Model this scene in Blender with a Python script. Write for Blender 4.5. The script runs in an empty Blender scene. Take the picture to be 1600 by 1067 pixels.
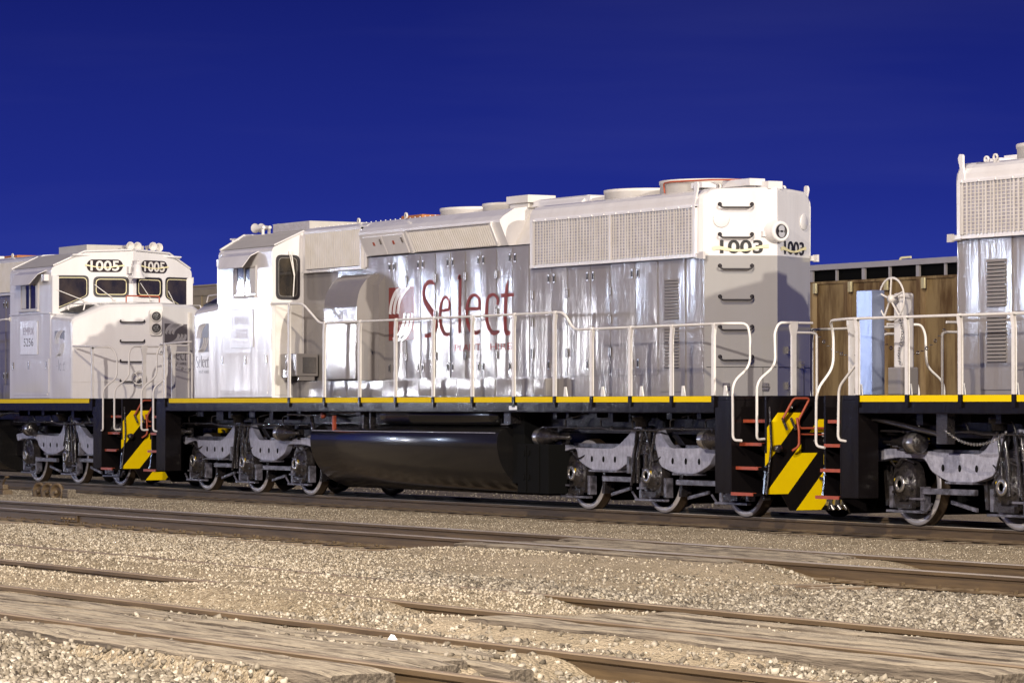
import bpy, bmesh, math, random
import numpy as np
from mathutils import Vector, Matrix, noise as mnoise

S = bpy.context.scene
COL = S.collection
PI = math.pi
random.seed(7)

# ------------------------------------------------------------------ camera
cd = bpy.data.cameras.new('camera'); cam = bpy.data.objects.new('camera', cd); COL.objects.link(cam)
CAM = Vector((47.878, -27.221, 1.526))
_yaw, _pit = 0.5248, 0.0186
_F = Vector((-math.cos(_yaw)*math.cos(_pit), math.sin(_yaw)*math.cos(_pit), math.sin(_pit)))
cam.location = CAM
cam.rotation_euler = _F.to_track_quat('-Z', 'Y').to_euler()
cd.sensor_width = 36; cd.lens = 36*5363.6/1600
cd.clip_start = 0.5; cd.clip_end = 3000
S.camera = cam

# ------------------------------------------------------------------ sky
w = bpy.data.worlds.new('World'); S.world = w; w.use_nodes = True
nt = w.node_tree; nt.nodes.clear()
tc = nt.nodes.new('ShaderNodeTexCoord'); sep = nt.nodes.new('ShaderNodeSeparateXYZ')
rmp = nt.nodes.new('ShaderNodeValToRGB'); bg = nt.nodes.new('ShaderNodeBackground'); wo = nt.nodes.new('ShaderNodeOutputWorld')
nt.links.new(tc.outputs['Generated'], sep.inputs[0]); nt.links.new(sep.outputs['Z'], rmp.inputs[0])
cr = rmp.color_ramp; cr.elements[0].position = 0.0; cr.elements[0].color = (.032, .066, .42, 1)
cr.elements[1].position = 1.0; cr.elements[1].color = (.006, .010, .10, 1)
for p_, c_ in ((.03, (.024, .042, .33, 1)), (.06, (.014, .025, .25, 1)), (.12, (.0075, .0135, .155, 1)), (.3, (.010, .015, .16, 1))):
    e = cr.elements.new(p_); e.color = c_
# faint streak of cirrus low in the sky
mp = nt.nodes.new('ShaderNodeMapping'); mp.inputs['Scale'].default_value = (1.5, 1.5, 16)
mp.inputs['Rotation'].default_value = (0.05, 0.11, 0.0)
nz = nt.nodes.new('ShaderNodeTexNoise'); nz.inputs['Scale'].default_value = 2.2; nz.inputs['Detail'].default_value = 4
nt.links.new(tc.outputs['Generated'], mp.inputs[0]); nt.links.new(mp.outputs[0], nz.inputs[0])
r2 = nt.nodes.new('ShaderNodeValToRGB'); r2.color_ramp.elements[0].position = .55; r2.color_ramp.elements[0].color = (0, 0, 0, 1)
r2.color_ramp.elements[1].position = .8; r2.color_ramp.elements[1].color = (.010, .010, .016, 1)
nt.links.new(nz.outputs[0], r2.inputs[0])
ad = nt.nodes.new('ShaderNodeMixRGB'); ad.blend_type = 'ADD'; ad.inputs[0].default_value = 1
nt.links.new(rmp.outputs[0], ad.inputs[1]); nt.links.new(r2.outputs[0], ad.inputs[2])
nt.links.new(ad.outputs[0], bg.inputs[0]); bg.inputs[1].default_value = 0.86
nt.links.new(bg.outputs[0], wo.inputs[0])

# ------------------------------------------------------------------ lamps: the far floodlight down the yard (sun lamp) and the yard masts
def sun_lamp(d, power, col, ang):
    l = bpy.data.lights.new('floodlight_far', 'SUN'); l.energy = power; l.color = col; l.angle = math.radians(ang)
    o = bpy.data.objects.new('floodlight_far', l); COL.objects.link(o)
    o.rotation_euler = Vector(d).to_track_quat('-Z', 'Y').to_euler(); o.location = (60, 0, 15)
def mast_lamp(loc, power, col, rad):
    l = bpy.data.lights.new('yard_mast_lamp', 'POINT'); l.energy = power; l.color = col; l.shadow_soft_size = rad
    o = bpy.data.objects.new('yard_mast_lamp', l); COL.objects.link(o); o.location = loc
WARM = (1, .91, .82); COOL = (.66, .77, 1.0)
sun_lamp((-1, -.012, -.262), 2.35, (1, .93, .80), .7)
mast_lamp((40, -43, 17.0), 70000, WARM, .35)
mast_lamp((47, -37, 36.0), 80000, (1, .86, .66), .6)  # high lamp added to light the ground
mast_lamp((-31, -31, 5.0), 3600, COOL, .3)
mast_lamp((-78, -43, 4.4), 3800, (.97, .95, 1.0), .4)
mast_lamp((-53, -30.5, 2.9), 1250, (.9, .93, 1.0), .3)
mast_lamp((-56, -25.5, 5.2), 3300, COOL, .35)
S.view_settings.view_transform = 'Standard'; S.view_settings.look = 'None'
S.view_settings.exposure = 0.22; S.view_settings.gamma = 1
S.render.engine = 'CYCLES'
try: S.view_settings.use_curve_mapping = False
except Exception: pass
S.cycles.max_bounces = 6; S.cycles.diffuse_bounces = 2; S.cycles.glossy_bounces = 3

# ------------------------------------------------------------------ materials
def mat(name, col, rough=.5, metal=0, coat=0, noise=None, bump=None, spec=.5):
    """noise=(scale xyz, amount, second colour); bump=(scale xyz, strength, distance)"""
    m = bpy.data.materials.new(name); m.use_nodes = True
    n = m.node_tree; b = n.nodes['Principled BSDF']
    b.inputs['Base Color'].default_value = (*col, 1); b.inputs['Roughness'].default_value = rough
    b.inputs['Metallic'].default_value = metal; b.inputs['Coat Weight'].default_value = coat
    b.inputs['Coat Roughness'].default_value = .08; b.inputs['Specular IOR Level'].default_value = spec
    tcn = None
    def tex(scale, detail=5, rn=.6):
        nonlocal tcn
        if tcn is None: tcn = n.nodes.new('ShaderNodeTexCoord')
        mpn = n.nodes.new('ShaderNodeMapping'); mpn.inputs['Scale'].default_value = scale
        t = n.nodes.new('ShaderNodeTexNoise'); t.inputs['Scale'].default_value = 1; t.inputs['Detail'].default_value = detail
        t.inputs['Roughness'].default_value = rn
        n.links.new(tcn.outputs['Object'], mpn.inputs[0]); n.links.new(mpn.outputs[0], t.inputs[0]); return t
    if noise:
        t = tex(noise[0]); r = n.nodes.new('ShaderNodeValToRGB')
        r.color_ramp.elements[0].position = .5-noise[1]; r.color_ramp.elements[1].position = .5+noise[1]
        r.color_ramp.elements[0].color = (*col, 1); r.color_ramp.elements[1].color = (*noise[2], 1)
        n.links.new(t.outputs[0], r.inputs[0]); n.links.new(r.outputs[0], b.inputs['Base Color'])
    last = None
    for bp in (bump or ()):
        t = tex(bp[0]); bn = n.nodes.new('ShaderNodeBump'); bn.inputs['Strength'].default_value = bp[1]; bn.inputs['Distance'].default_value = bp[2]
        n.links.new(t.outputs[0], bn.inputs['Height'])
        if last: n.links.new(last.outputs[0], bn.inputs['Normal'])
        last = bn
    if last:
        n.links.new(last.outputs[0], b.inputs['Normal'])
    return m

M = {}
PB = [((5, 5, .6), .5, .012), ((60, 60, 9), .35, .0012), ((240, 240, 240), .25, .0006)]
M['white'] = mat('white_paint', (.75, .73, .73), .17, coat=.1, noise=((2, 2, .5), .25, (.66, .63, .62)), bump=PB)
M['grey'] = mat('grey_paint', (.24, .22, .22), .10, coat=0, noise=((3, 3, .6), .25, (.25, .23, .215)), bump=PB)
M['endgrey'] = mat('light_grey_paint', (.33, .32, .315), .16, coat=.6, noise=((2, 2, .5), .25, (.31, .295, .28)), bump=PB[1:])
M['flat_white'] = mat('matt_white_paint', (.72, .69, .68), .5, noise=((3, 3, 3), .25, (.60, .56, .5)), bump=PB[2:])
M['roof_grey'] = mat('roof_paint', (.50, .47, .43), .55, noise=((2, 6, 2), .25, (.44, .41, .37)))
M['rail_white'] = mat('handrail_paint', (.78, .75, .72), .35, noise=((9, 9, 9), .3, (.66, .62, .58)))
M['black'] = mat('black_gloss_paint', (.006, .005, .006), .12, coat=0, spec=.2, noise=((4, 4, 1), .3, (.010, .008, .008)), bump=[((6, 6, 1.5), .5, .01), ((150, 150, 60), .35, .001)])
M['tank_black'] = mat('fuel_tank_paint', (.008, .008, .009), .20, coat=.2, noise=((1, 1, 9), .3, (.018, .016, .015)), bump=[((.8, .8, 10), .35, .008), ((90, 90, 20), .2, .0008)])
M['cast'] = mat('cast_steel_glare', (.46, .46, .56), .30, coat=.5, noise=((16, 16, 9), .2, (.24, .24, .30)), bump=[((55, 55, 40), 1.0, .014)])  # pale blue-grey: lamp glare on black truck steel put into the colour
M['cast_mid'] = mat('grimy_steel', (.035, .033, .04), .28, coat=.4, noise=((10, 10, 10), .12, (.15, .145, .18)), bump=[((50, 50, 50), .8, .008)])
M['cast_dark'] = mat('greasy_steel', (.014, .012, .014), .18, coat=.6, noise=((14, 14, 14), .2, (.035, .030, .028)), bump=[((40, 40, 40), .9, .012)])
M['wheel'] = mat('wheel_steel', (.52, .50, .52), .40, metal=.2, noise=((9, 9, 9), .3, (.34, .31, .30)), bump=[((60, 60, 60), .4, .003)])
M['tread'] = mat('wheel_tread', (.05, .035, .025), .45, metal=.6, noise=((9, 9, 9), .3, (.09, .06, .035)))
M['yellow'] = mat('yellow_paint', (.88, .64, .0), .55, spec=.1, noise=((3, 3, 3), .3, (.80, .55, .002)))
M['orange'] = mat('orange_red_paint', (.42, .075, .028), .5, noise=((12, 12, 12), .3, (.30, .06, .03)))
M['red'] = mat('red_lettering', (.20, .018, .007), .42, spec=.2)
M['emblem'] = mat('red_emblem', (.19, .020, .012), .22, spec=.4, bump=PB[:1])
M['decal'] = mat('grey_lettering', (.17, .155, .16), .35, coat=.3)
M['ink'] = mat('black_lettering', (.022, .02, .02), .4)
M['cream'] = mat('masking_smear', (.78, .70, .36), .6, noise=((30, 30, 30), .3, (.80, .72, .48)))
M['placard'] = mat('white_placard', (.78, .77, .80), .2, bump=[((14, 14, 3), .6, .01)])
M['ghost'] = mat('ghost_lettering', (.64, .62, .68), .5)
M['faint'] = mat('faded_lettering', (.42, .38, .48), .5)
M['glass'] = mat('window_glass', (.018, .016, .014), .04, spec=.8, noise=((3, 3, 2), .15, (.055, .042, .028)))
M['rubber'] = mat('window_rubber', (.02, .016, .02), .5)
M['lens'] = mat('headlight_reflector', (.75, .74, .72), .3, metal=.6)
M['chrome'] = mat('bare_metal', (.5, .48, .46), .25, metal=.8, noise=((20, 20, 20), .3, (.3, .28, .26)))
M['core'] = mat('radiator_core', (.50, .48, .56), .35, noise=((14, 14, 30), .25, (.26, .24, .27)))  # lightened: glare on the grille is put into this colour
M['rustplate'] = mat('rusty_plate', (.50, .19, .05), .7, noise=((15, 15, 15), .3, (.30, .10, .03)))
M['rail_rust'] = mat('rusty_rail_web', (.12, .078, .036), .6, noise=((1.5, 30, 30), .2, (.055, .034, .016)), bump=[((6, 60, 60), .4, .003)])
M['rail_top'] = mat('worn_rail_head', (.52, .49, .46), .33, metal=.3, noise=((.5, 30, 2), .16, (.30, .23, .15)))
M['rail_old'] = mat('dusty_rail_head', (.34, .27, .19), .42, metal=.2, noise=((.9, 30, 4), .2, (.20, .145, .09)))
M['timber'] = mat('weathered_timber', (.19, .155, .115), .85, noise=((1.1, 34, 34), .11, (.075, .058, .043)), bump=[((1.6, 40, 30), 1.0, .03), ((14, 60, 60), .6, .006)])
M['tie'] = mat('creosote_tie', (.17, .12, .075), .9, noise=((20, 2, 20), .3, (.09, .06, .04)), bump=[((30, 3, 30), .8, .01)])
M['car_brown'] = mat('rusty_car_side', (.46, .33, .15), .7, noise=((2.4, 2.4, .45), .09, (.17, .10, .038)), bump=[((2, 2, .5), .3, .02)])
M['car_post'] = mat('faded_car_post', (.47, .34, .17), .7, noise=((3, 3, .5), .1, (.20, .12, .05)))
M['stand'] = mat('stand_sky_reflection', (.36, .42, .58), .28, metal=.55, bump=[((9, 9, 2), .5, .01), ((60, 60, 20), .4, .001)])  # blue base colour stands in for the reflected sky
M['car_rim'] = mat('galvanised_rim', (.62, .59, .58), .5, noise=((2, 2, 2), .3, (.5, .47, .46)))
M['car_tan'] = mat('tan_car_paint', (.48, .40, .27), .6, noise=((2, 2, 1), .25, (.38, .31, .2)))
M['dark'] = mat('black_steel_and_shade', (.006, .006, .006), .9, spec=.1)  # near-black for black boxes, and for shade put into holes and gaps

# ------------------------------------------------------------------ mesh helpers
def dusty_lit_tops(m, lit_dust, sc):
    """upward faces lightened: settled dirt, and brighter light on tops put into the colour"""
    n = m.node_tree; b = n.nodes['Principled BSDF']; L = n.links.new; src = b.inputs['Base Color'].links[0].from_socket
    g = n.nodes.new('ShaderNodeNewGeometry'); s = n.nodes.new('ShaderNodeSeparateXYZ'); L(g.outputs['True Normal'], s.inputs[0])
    r = n.nodes.new('ShaderNodeMapRange'); r.inputs[1].default_value = .45; r.inputs[2].default_value = .9; L(s.outputs['Z'], r.inputs[0])
    tcn = n.nodes.new('ShaderNodeTexCoord'); mp_ = n.nodes.new('ShaderNodeMapping'); mp_.inputs['Scale'].default_value = sc; t = n.nodes.new('ShaderNodeTexNoise'); t.inputs['Scale'].default_value = 1; t.inputs['Detail'].default_value = 6; t.inputs['Roughness'].default_value = .7
    L(tcn.outputs['Object'], mp_.inputs[0]); L(mp_.outputs[0], t.inputs[0])
    q = n.nodes.new('ShaderNodeMapRange'); q.inputs[1].default_value = .40; q.inputs[2].default_value = .54; L(t.outputs[0], q.inputs[0])
    mu = n.nodes.new('ShaderNodeMath'); mu.operation = 'MULTIPLY'; L(r.outputs[0], mu.inputs[0]); L(q.outputs[0], mu.inputs[1])
    x = n.nodes.new('ShaderNodeMixRGB'); L(mu.outputs[0], x.inputs[0]); L(src, x.inputs[1]); x.inputs[2].default_value = (*lit_dust, 1); L(x.outputs[0], b.inputs['Base Color'])
dusty_lit_tops(M['timber'], (.36, .305, .225), (1.3, 13, 13))
dusty_lit_tops(M['rail_rust'], (.22, .165, .105), (3, 20, 20))
dusty_lit_tops(M['tie'], (.40, .33, .235), (6, 3, 6))

class MB:
    def __init__(s): s.v = []; s.f = []; s.sm = []
    def add(s, vs, fs, smooth=False):
        o = len(s.v); s.v += [tuple(v) for v in vs]; s.f += [tuple(i+o for i in f) for f in fs]; s.sm += [smooth]*len(fs); return s
    def box(s, x0, x1, y0, y1, z0, z1):
        if x0 > x1: x0, x1 = x1, x0
        if y0 > y1: y0, y1 = y1, y0
        v = [(x0,y0,z0),(x1,y0,z0),(x1,y1,z0),(x0,y1,z0),(x0,y0,z1),(x1,y0,z1),(x1,y1,z1),(x0,y1,z1)]
        return s.add(v, [(0,3,2,1),(4,5,6,7),(0,1,5,4),(1,2,6,5),(2,3,7,6),(3,0,4,7)])
    def obox(s, c, ax, ay, az):
        """box centred at c with half-axis vectors"""
        c, ax, ay, az = map(Vector, (c, ax, ay, az)); v = []
        for k in (-1, 1):
            for i, j in ((-1,-1),(1,-1),(1,1),(-1,1)): v.append(c+ax*i+ay*j+az*k)
        return s.add(v, [(0,3,2,1),(4,5,6,7),(0,1,5,4),(1,2,6,5),(2,3,7,6),(3,0,4,7)])
    def prism(s, poly, o, u, v_, n):
        """polygon (a,b) -> o + a*u + b*v, extruded by vector n"""
        o, u, v_, n = map(Vector, (o, u, v_, n)); N = len(poly)
        a = [o+u*p[0]+v_*p[1] for p in poly]; b = [q+n for q in a]
        return s.add(a+b, [tuple(range(N))[::-1], tuple(range(N, 2*N))]+[(i,(i+1)%N,N+(i+1)%N,N+i) for i in range(N)])
    def xz(s, poly, y0, y1): return s.prism(poly, (0, y0, 0), (1,0,0), (0,0,1), (0, y1-y0, 0))
    def yz(s, poly, x0, x1): return s.prism(poly, (x0, 0, 0), (0,1,0), (0,0,1), (x1-x0, 0, 0))
    def loft(s, rings, caps=True, smooth=False):
        N = len(rings[0]); vs = [p for r in rings for p in r]; fs = []
        for k in range(len(rings)-1):
            for i in range(N):
                j = (i+1) % N; fs.append((k*N+i, k*N+j, (k+1)*N+j, (k+1)*N+i))
        s.add(vs, fs, smooth)
        if caps:
            s.add(rings[0], [tuple(range(N))[::-1]]); s.add(rings[-1], [tuple(range(N))])
        return s
    def tube(s, pts, r, seg=8, caps=True, smooth=True):
        pts = [Vector(p) for p in pts]; rings = []; rr = r if isinstance(r, (list, tuple)) else [r]*len(pts)
        prev = None
        for i, p in enumerate(pts):
            d = (pts[min(i+1, len(pts)-1)]-pts[max(i-1, 0)])
            if d.length < 1e-9: d = Vector((0,0,1))
            d.normalize()
            if prev is None:
                a = d.cross(Vector((0,0,1)));
                if a.length < .05: a = d.cross(Vector((1,0,0)))
            else: a = prev-d*prev.dot(d)
            a.normalize(); prev = a; b = d.cross(a)
            rings.append([p+(a*math.cos(t*2*PI/seg)+b*math.sin(t*2*PI/seg))*rr[i] for t in range(seg)])
        return s.loft(rings, caps, smooth)
    def cyl(s, a, b, r, seg=16, r2=None): return s.tube([a, b], [r, r if r2 is None else r2], seg)
    def lathe(s, prof, c, axis, seg=24, smooth=True, close=False):
        """prof: (radius, distance along axis)"""
        c = Vector(c); ax = Vector(axis).normalized(); a = ax.cross(Vector((0,0,1)))
        if a.length < .05: a = ax.cross(Vector((1,0,0)))
        a.normalize(); b = ax.cross(a)
        rings = [[c+ax*h+(a*math.cos(t*2*PI/seg)+b*math.sin(t*2*PI/seg))*r for t in range(seg)] for r, h in prof]
        if close: rings.append(rings[0])
        return s.loft(rings, not close, smooth)
    def mirror_y(s):
        n = len(s.v); s.v += [(a, -b, c) for a, b, c in s.v]; s.f += [tuple(i+n for i in f)[::-1] for f in s.f]; s.sm += list(s.sm); return s
    def pieces(s):
        """face groups that stand apart from each other, so each becomes a part of its own"""
        n = len(s.v); root = list(range(n))
        def find(i):
            while root[i] != i: root[i] = root[root[i]]; i = root[i]
            return i
        for f in s.f:
            a = find(f[0])
            for i in f[1:]: root[find(i)] = a
        R_ = np.array([find(i) for i in range(n)]); u, isl = np.unique(R_, return_inverse=True); k = len(u)
        if k < 2 or k > 700: return None
        P = np.array(s.v, float); lo = np.full((k, 3), np.inf); hi = -lo
        np.minimum.at(lo, isl, P); np.maximum.at(hi, isl, P); size = (hi-lo).max(1)
        gap = np.maximum(0, np.maximum(lo[:, None]-hi[None], lo[None]-hi[:, None]))
        near = np.sqrt((gap**2).sum(2)) <= np.maximum(.02, .5*np.maximum(size[:, None], size[None]))*.97
        lab = np.arange(k)
        while True:
            new = np.array([lab[near[i]].min() for i in range(k)])
            if (new == lab).all(): break
            lab = new
        if len(set(lab)) < 2: return None
        out = {}
        pl = lab[isl]
        for f, sm_ in zip(s.f, s.sm): out.setdefault(pl[f[0]], []).append((f, sm_))
        res = []
        for fs in sorted(out.values(), key=len, reverse=True):
            q = MB(); mp_ = {}
            for f, sm_ in fs:
                g = []
                for i in f:
                    if i not in mp_: mp_[i] = len(q.v); q.v.append(s.v[i])
                    g.append(mp_[i])
                q.f.append(tuple(g)); q.sm.append(sm_)
            res.append(q)
        return res
    def build(s, name, m, parent=None, bevel=0, label=None, fixn=True, whole=False):
        if not whole:
            ps = s.pieces()
            if ps:
                return [q.build(name, m, parent, bevel, label, fixn, True) for q in ps][0]
        me = bpy.data.meshes.new(name); me.from_pydata(s.v, [], s.f); me.validate()
        if fixn:
            bm = bmesh.new(); bm.from_mesh(me); bmesh.ops.recalc_face_normals(bm, faces=bm.faces); bm.to_mesh(me); bm.free()
        if len(me.polygons) == len(s.sm): me.polygons.foreach_set('use_smooth', s.sm)
        me.materials.append(m); o = bpy.data.objects.new(name, me); COL.objects.link(o)
        if parent is not None: o.parent = parent
        if bevel:
            b = o.modifiers.new('bevel', 'BEVEL'); b.width = bevel; b.segments = 2; b.limit_method = 'ANGLE'; b.angle_limit = math.radians(40)
        if label: o['label'] = label
        return o

def thing(name, label, cat, loc=(0,0,0), rz=0, group=None, kind=None):
    o = bpy.data.objects.new(name, None); COL.objects.link(o); o.location = loc; o.rotation_euler = (0,0,rz)
    tag(o, label, cat, group, kind); return o
def tag(o, label=None, cat=None, group=None, kind=None):
    if label: o['label'] = label
    if cat: o['category'] = cat
    if group: o['group'] = group
    if kind: o['kind'] = kind
    return o
def fillet(pts, r, n=5):
    pts = [Vector(p) for p in pts]; out = [pts[0]]
    for i in range(1, len(pts)-1):
        a, b, c = pts[i-1], pts[i], pts[i+1]; d1 = (a-b); d2 = (c-b); q = min(r, d1.length*.45, d2.length*.45)
        p0 = b+d1.normalized()*q; p2 = b+d2.normalized()*q
        for k in range(n+1):
            t = k/n; out.append(p0*(1-t)**2+b*2*t*(1-t)+p2*t*t)
    out.append(pts[-1]); return out
def rrect(w_, h_, r, n=5, cx=0, cy=0):
    o = []
    for sx, sy, a0 in ((1,1,0),(-1,1,90),(-1,-1,180),(1,-1,270)):
        for k in range(n+1):
            a = math.radians(a0+90*k/n); o.append((cx+sx*(w_/2-r)+r*math.cos(a), cy+sy*(h_/2-r)+r*math.sin(a)))
    return o
def rpoly(poly, r, n=4):
    """round the corners of a 2D polygon"""
    N = len(poly); out = []
    for i in range(N):
        a, b, c = (Vector(poly[(i-1)%N]), Vector(poly[i]), Vector(poly[(i+1)%N])); d1 = a-b; d2 = c-b; q = min(r, d1.length*.45, d2.length*.45)
        p0 = b+d1.normalized()*q; p2 = b+d2.normalized()*q
        for k in range(n+1):
            t = k/n; v = p0*(1-t)**2+b*2*t*(1-t)+p2*t*t; out.append((v.x, v.y))
    return out
def ring_frame(mb, poly, inner, o, u, v_, n):
    """flat frame between two polygons with same vertex count, thickness n"""
    o, u, v_, n = map(Vector, (o, u, v_, n)); N = len(poly)
    A = [o+u*p[0]+v_*p[1] for p in poly]; B = [o+u*p[0]+v_*p[1] for p in inner]
    vs = A+B+[a+n for a in A]+[b+n for b in B]; fs = []
    for i in range(N):
        j = (i+1) % N
        fs += [(2*N+i, 2*N+j, 3*N+j, 3*N+i), (i, j, 2*N+j, 2*N+i), (N+j, N+i, 3*N+i, 3*N+j), (j, i, N+i, N+j)]
    mb.add(vs, fs)
def offset(poly, d):
    """shrink a convex polygon toward its centre by about d"""
    cx = sum(p[0] for p in poly)/len(poly); cy = sum(p[1] for p in poly)/len(poly)
    w_ = max(abs(p[0]-cx) for p in poly); h_ = max(abs(p[1]-cy) for p in poly)
    return [(cx+(p[0]-cx)*(1-d/w_), cy+(p[1]-cy)*(1-d/h_)) for p in poly]

def ribbon(mb, pts, o, u, v_, n, sub=6):
    """flat stroke of varying width: pts=(a,b,width), catmull-rom smoothed"""
    o, u, v_, n = map(Vector, (o, u, v_, n)); P = [Vector((a, b, w_)) for a, b, w_ in pts]; Q = []
    if len(P) > 2:
        for i in range(len(P)-1):
            p0 = P[max(i-1, 0)]; p1 = P[i]; p2 = P[i+1]; p3 = P[min(i+2, len(P)-1)]
            for k in range(sub):
                t = k/sub
                Q.append(.5*((2*p1)+(p2-p0)*t+(2*p0-5*p1+4*p2-p3)*t*t+(3*p1-p0-3*p2+p3)*t**3))
        Q.append(P[-1])
    else: Q = P
    L = []; R = []
    for i, q in enumerate(Q):
        d = Q[min(i+1, len(Q)-1)]-Q[max(i-1, 0)]; d = Vector((d.x, d.y)).normalized(); m_ = Vector((-d.y, d.x))
        L.append((q.x+m_.x*q.z/2, q.y+m_.y*q.z/2)); R.append((q.x-m_.x*q.z/2, q.y-m_.y*q.z/2))
    N = len(Q); vs = [o+u*a+v_*b+n for a, b in L+R]+[o+u*a+v_*b for a, b in L+R]; fs = []
    for i in range(N-1):
        fs += [(i, i+1, N+i+1, N+i), (2*N+i, 2*N+i+1, i+1, i), (N+i, N+i+1, 3*N+i+1, 3*N+i)]
    fs += [(0, N, 3*N, 2*N), (N-1, 2*N-1, 4*N-1, 3*N-1)]
    mb.add(vs, fs)

_tc = {}
def text_mesh(txt, bold=.0):
    k = (txt, bold)
    if k not in _tc:
        c = bpy.data.curves.new('t', 'FONT'); c.body = txt; c.size = 1; c.offset = bold; c.resolution_u = 4
        o = bpy.data.objects.new('t', c); COL.objects.link(o); dg = bpy.context.evaluated_depsgraph_get(); dg.update()
        me = bpy.data.meshes.new_from_object(o.evaluated_get(dg)); bpy.data.objects.remove(o)
        vs = [tuple(v.co) for v in me.vertices]; fs = [tuple(p.vertices) for p in me.polygons]; bpy.data.meshes.remove(me)
        x0 = min(v[0] for v in vs); x1 = max(v[0] for v in vs); y0 = min(v[1] for v in vs); y1 = max(v[1] for v in vs)
        _tc[k] = ([((v[0]-x0)/(x1-x0), (v[1]-y0)/(y1-y0)) for v in vs], fs)
    return _tc[k]
def text(mb, txt, o, u, v_, n, w_, h_, bold=.0):
    """text filling w_ x h_ from corner o (proud of the surface by n)"""
    vs, fs = text_mesh(txt, bold); o, u, v_, n = Vector(o), Vector(u).normalized(), Vector(v_).normalized(), Vector(n)
    mb.add([o+u*a*w_+v_*b*h_+n for a, b in vs], fs)

# ------------------------------------------------------------------ locomotive
SEL = [[(0.012,3.451,.054),(-.101,3.483,.063),(-.221,3.475,.073),(-.326,3.406,.082),(-.355,3.292,.087),(-.295,3.175,.094),(-.16,3.071,.105),(-.035,2.968,.109),(.033,2.852,.1),(.019,2.752,.087),(-.076,2.675,.073),(-.22,2.649,.065),(-.316,2.65,.062)],
[(.211,3.026,.044),(.484,3.038,.044)],[(.476,3.041,.054),(.484,3.141,.058),(.426,3.213,.047),(.343,3.233,.044),(.255,3.189,.054),(.196,3.077,.069),(.179,2.934,.073),(.211,2.791,.076),(.3,2.689,.069),(.403,2.656,.058),(.49,2.669,.04)],
[(.742,3.50,.02),(.80,3.53,.075),(.83,3.52,.08),(.83,3.492,.08),(.825,3.245,.08),(.816,2.963,.076),(.811,2.666,.076)],
[(1.084,3.034,.047),(1.47,3.031,.047)],[(1.427,3.033,.058),(1.441,3.13,.065),(1.384,3.209,.054),(1.27,3.24,.047),(1.142,3.208,.058),(1.056,3.098,.076),(1.036,2.929,.083),(1.085,2.787,.083),(1.199,2.687,.076),(1.328,2.663,.065),(1.441,2.689,.047)],
[(1.981,3.075,.065),(1.998,3.157,.058),(1.92,3.218,.047),(1.822,3.232,.047),(1.71,3.193,.062),(1.662,3.083,.08),(1.653,2.915,.083),(1.696,2.775,.083),(1.794,2.676,.076),(1.906,2.653,.065),(2.032,2.678,.044)],
[(2.309,3.425,.015),(2.275,3.343,.062),(2.253,3.206,.083),(2.226,2.93,.083),(2.226,2.737,.087),(2.267,2.653,.08),(2.378,2.644,.054)],[(2.093,3.21,.054),(2.479,3.213,.054)]]
def select_word(parent, m, o, u, n, w_, h_):
    """the word lettered into a w_ x h_ field whose lower left corner is o"""
    mb = MB(); u = Vector(u).normalized(); n = Vector(n).normalized()
    sx = w_/2.86; sz = h_/.88
    for k, st in enumerate(SEL):
        ribbon(mb, [((a+.38)*sx, (b-2.64)*sz, c*(sx+sz)/2) for a, b, c in st], Vector(o)+n*(.0015*(k % 2)), u, (0,0,1), n*.004)
    return mb.build('lettering', m, parent)
def logo(parent, m, m2, o, u, n, w_, h_):
    mb = MB(); u = Vector(u).normalized(); n = Vector(n).normalized(); o = Vector(o)
    mb.prism([(0,0),(w_,0),(w_,h_),(0,h_)], o, u, (0,0,1), n*.003)
    b = mb.build('emblem', m, parent); mb = MB()
    for k in range(3):
        q = .055+.155*k
        for t in (0, 1):
            pts = []
            for a, z in ((q, .5), (q+.035, .66), (q+.12, .80), (q+.25, .91), (q+.46, .992)):
                if t: a, z = 1-a, 1-z
                pts.append((a*w_, z*h_, (.080*w_)*(1.2 if z not in (.992, .008) else .5)))
            ribbon(mb, pts, o+n*.003, u, (0,0,1), n*.003)
    mb.build('arc', m2, b)
def sym(half): return list(half)+[(-y, z) for y, z in reversed(half) if abs(y) > 1e-6]
def wavy_panel(mb, x0, x1, z0, z1, y, s, rng, th=.014, bulge=None, nx=8, nz=12):
    """one hammered sheet-metal door: slightly bulged, never quite flat"""
    b = rng.uniform(-.006, .007) if bulge is None else bulge; tl = rng.uniform(-.006, .006); ph = rng.uniform(0, 99)
    vs = []; hw = (x1-x0)/2
    for j in range(nz+1):
        for i in range(nx+1):
            u = i/nx*2-1; v = j/nz*2-1; e = max(abs(u), abs(v))
            x = x0+(x1-x0)*i/nx; z = z0+(z1-z0)*j/nz
            d = th+b*(1-u*u)*(1-v**4)+tl*u+.0028*mnoise.noise((x*1.6+ph, z*1.1, ph))+.0012*mnoise.noise((x*5+ph, z*3.1, ph))
            vs.append((x, y+s*d, z))
    W = nx+1; fs = [(j*W+i, j*W+i+1, (j+1)*W+i+1, (j+1)*W+i) for j in range(nz) for i in range(nx)]
    mb.add(vs, fs, True)
    rim = [i for i in range(W)]+[j*W+nx for j in range(1, nz+1)]+[nz*W+i for i in range(nx-1, -1, -1)]+[j*W for j in range(nz-1, 0, -1)]
    back = [(vs[i][0], y-s*.004, vs[i][2]) for i in rim]; N = len(rim)
    mb.add([vs[i] for i in rim]+back, [(i, (i+1) % N, N+(i+1) % N, N+i) for i in range(N)])

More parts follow.
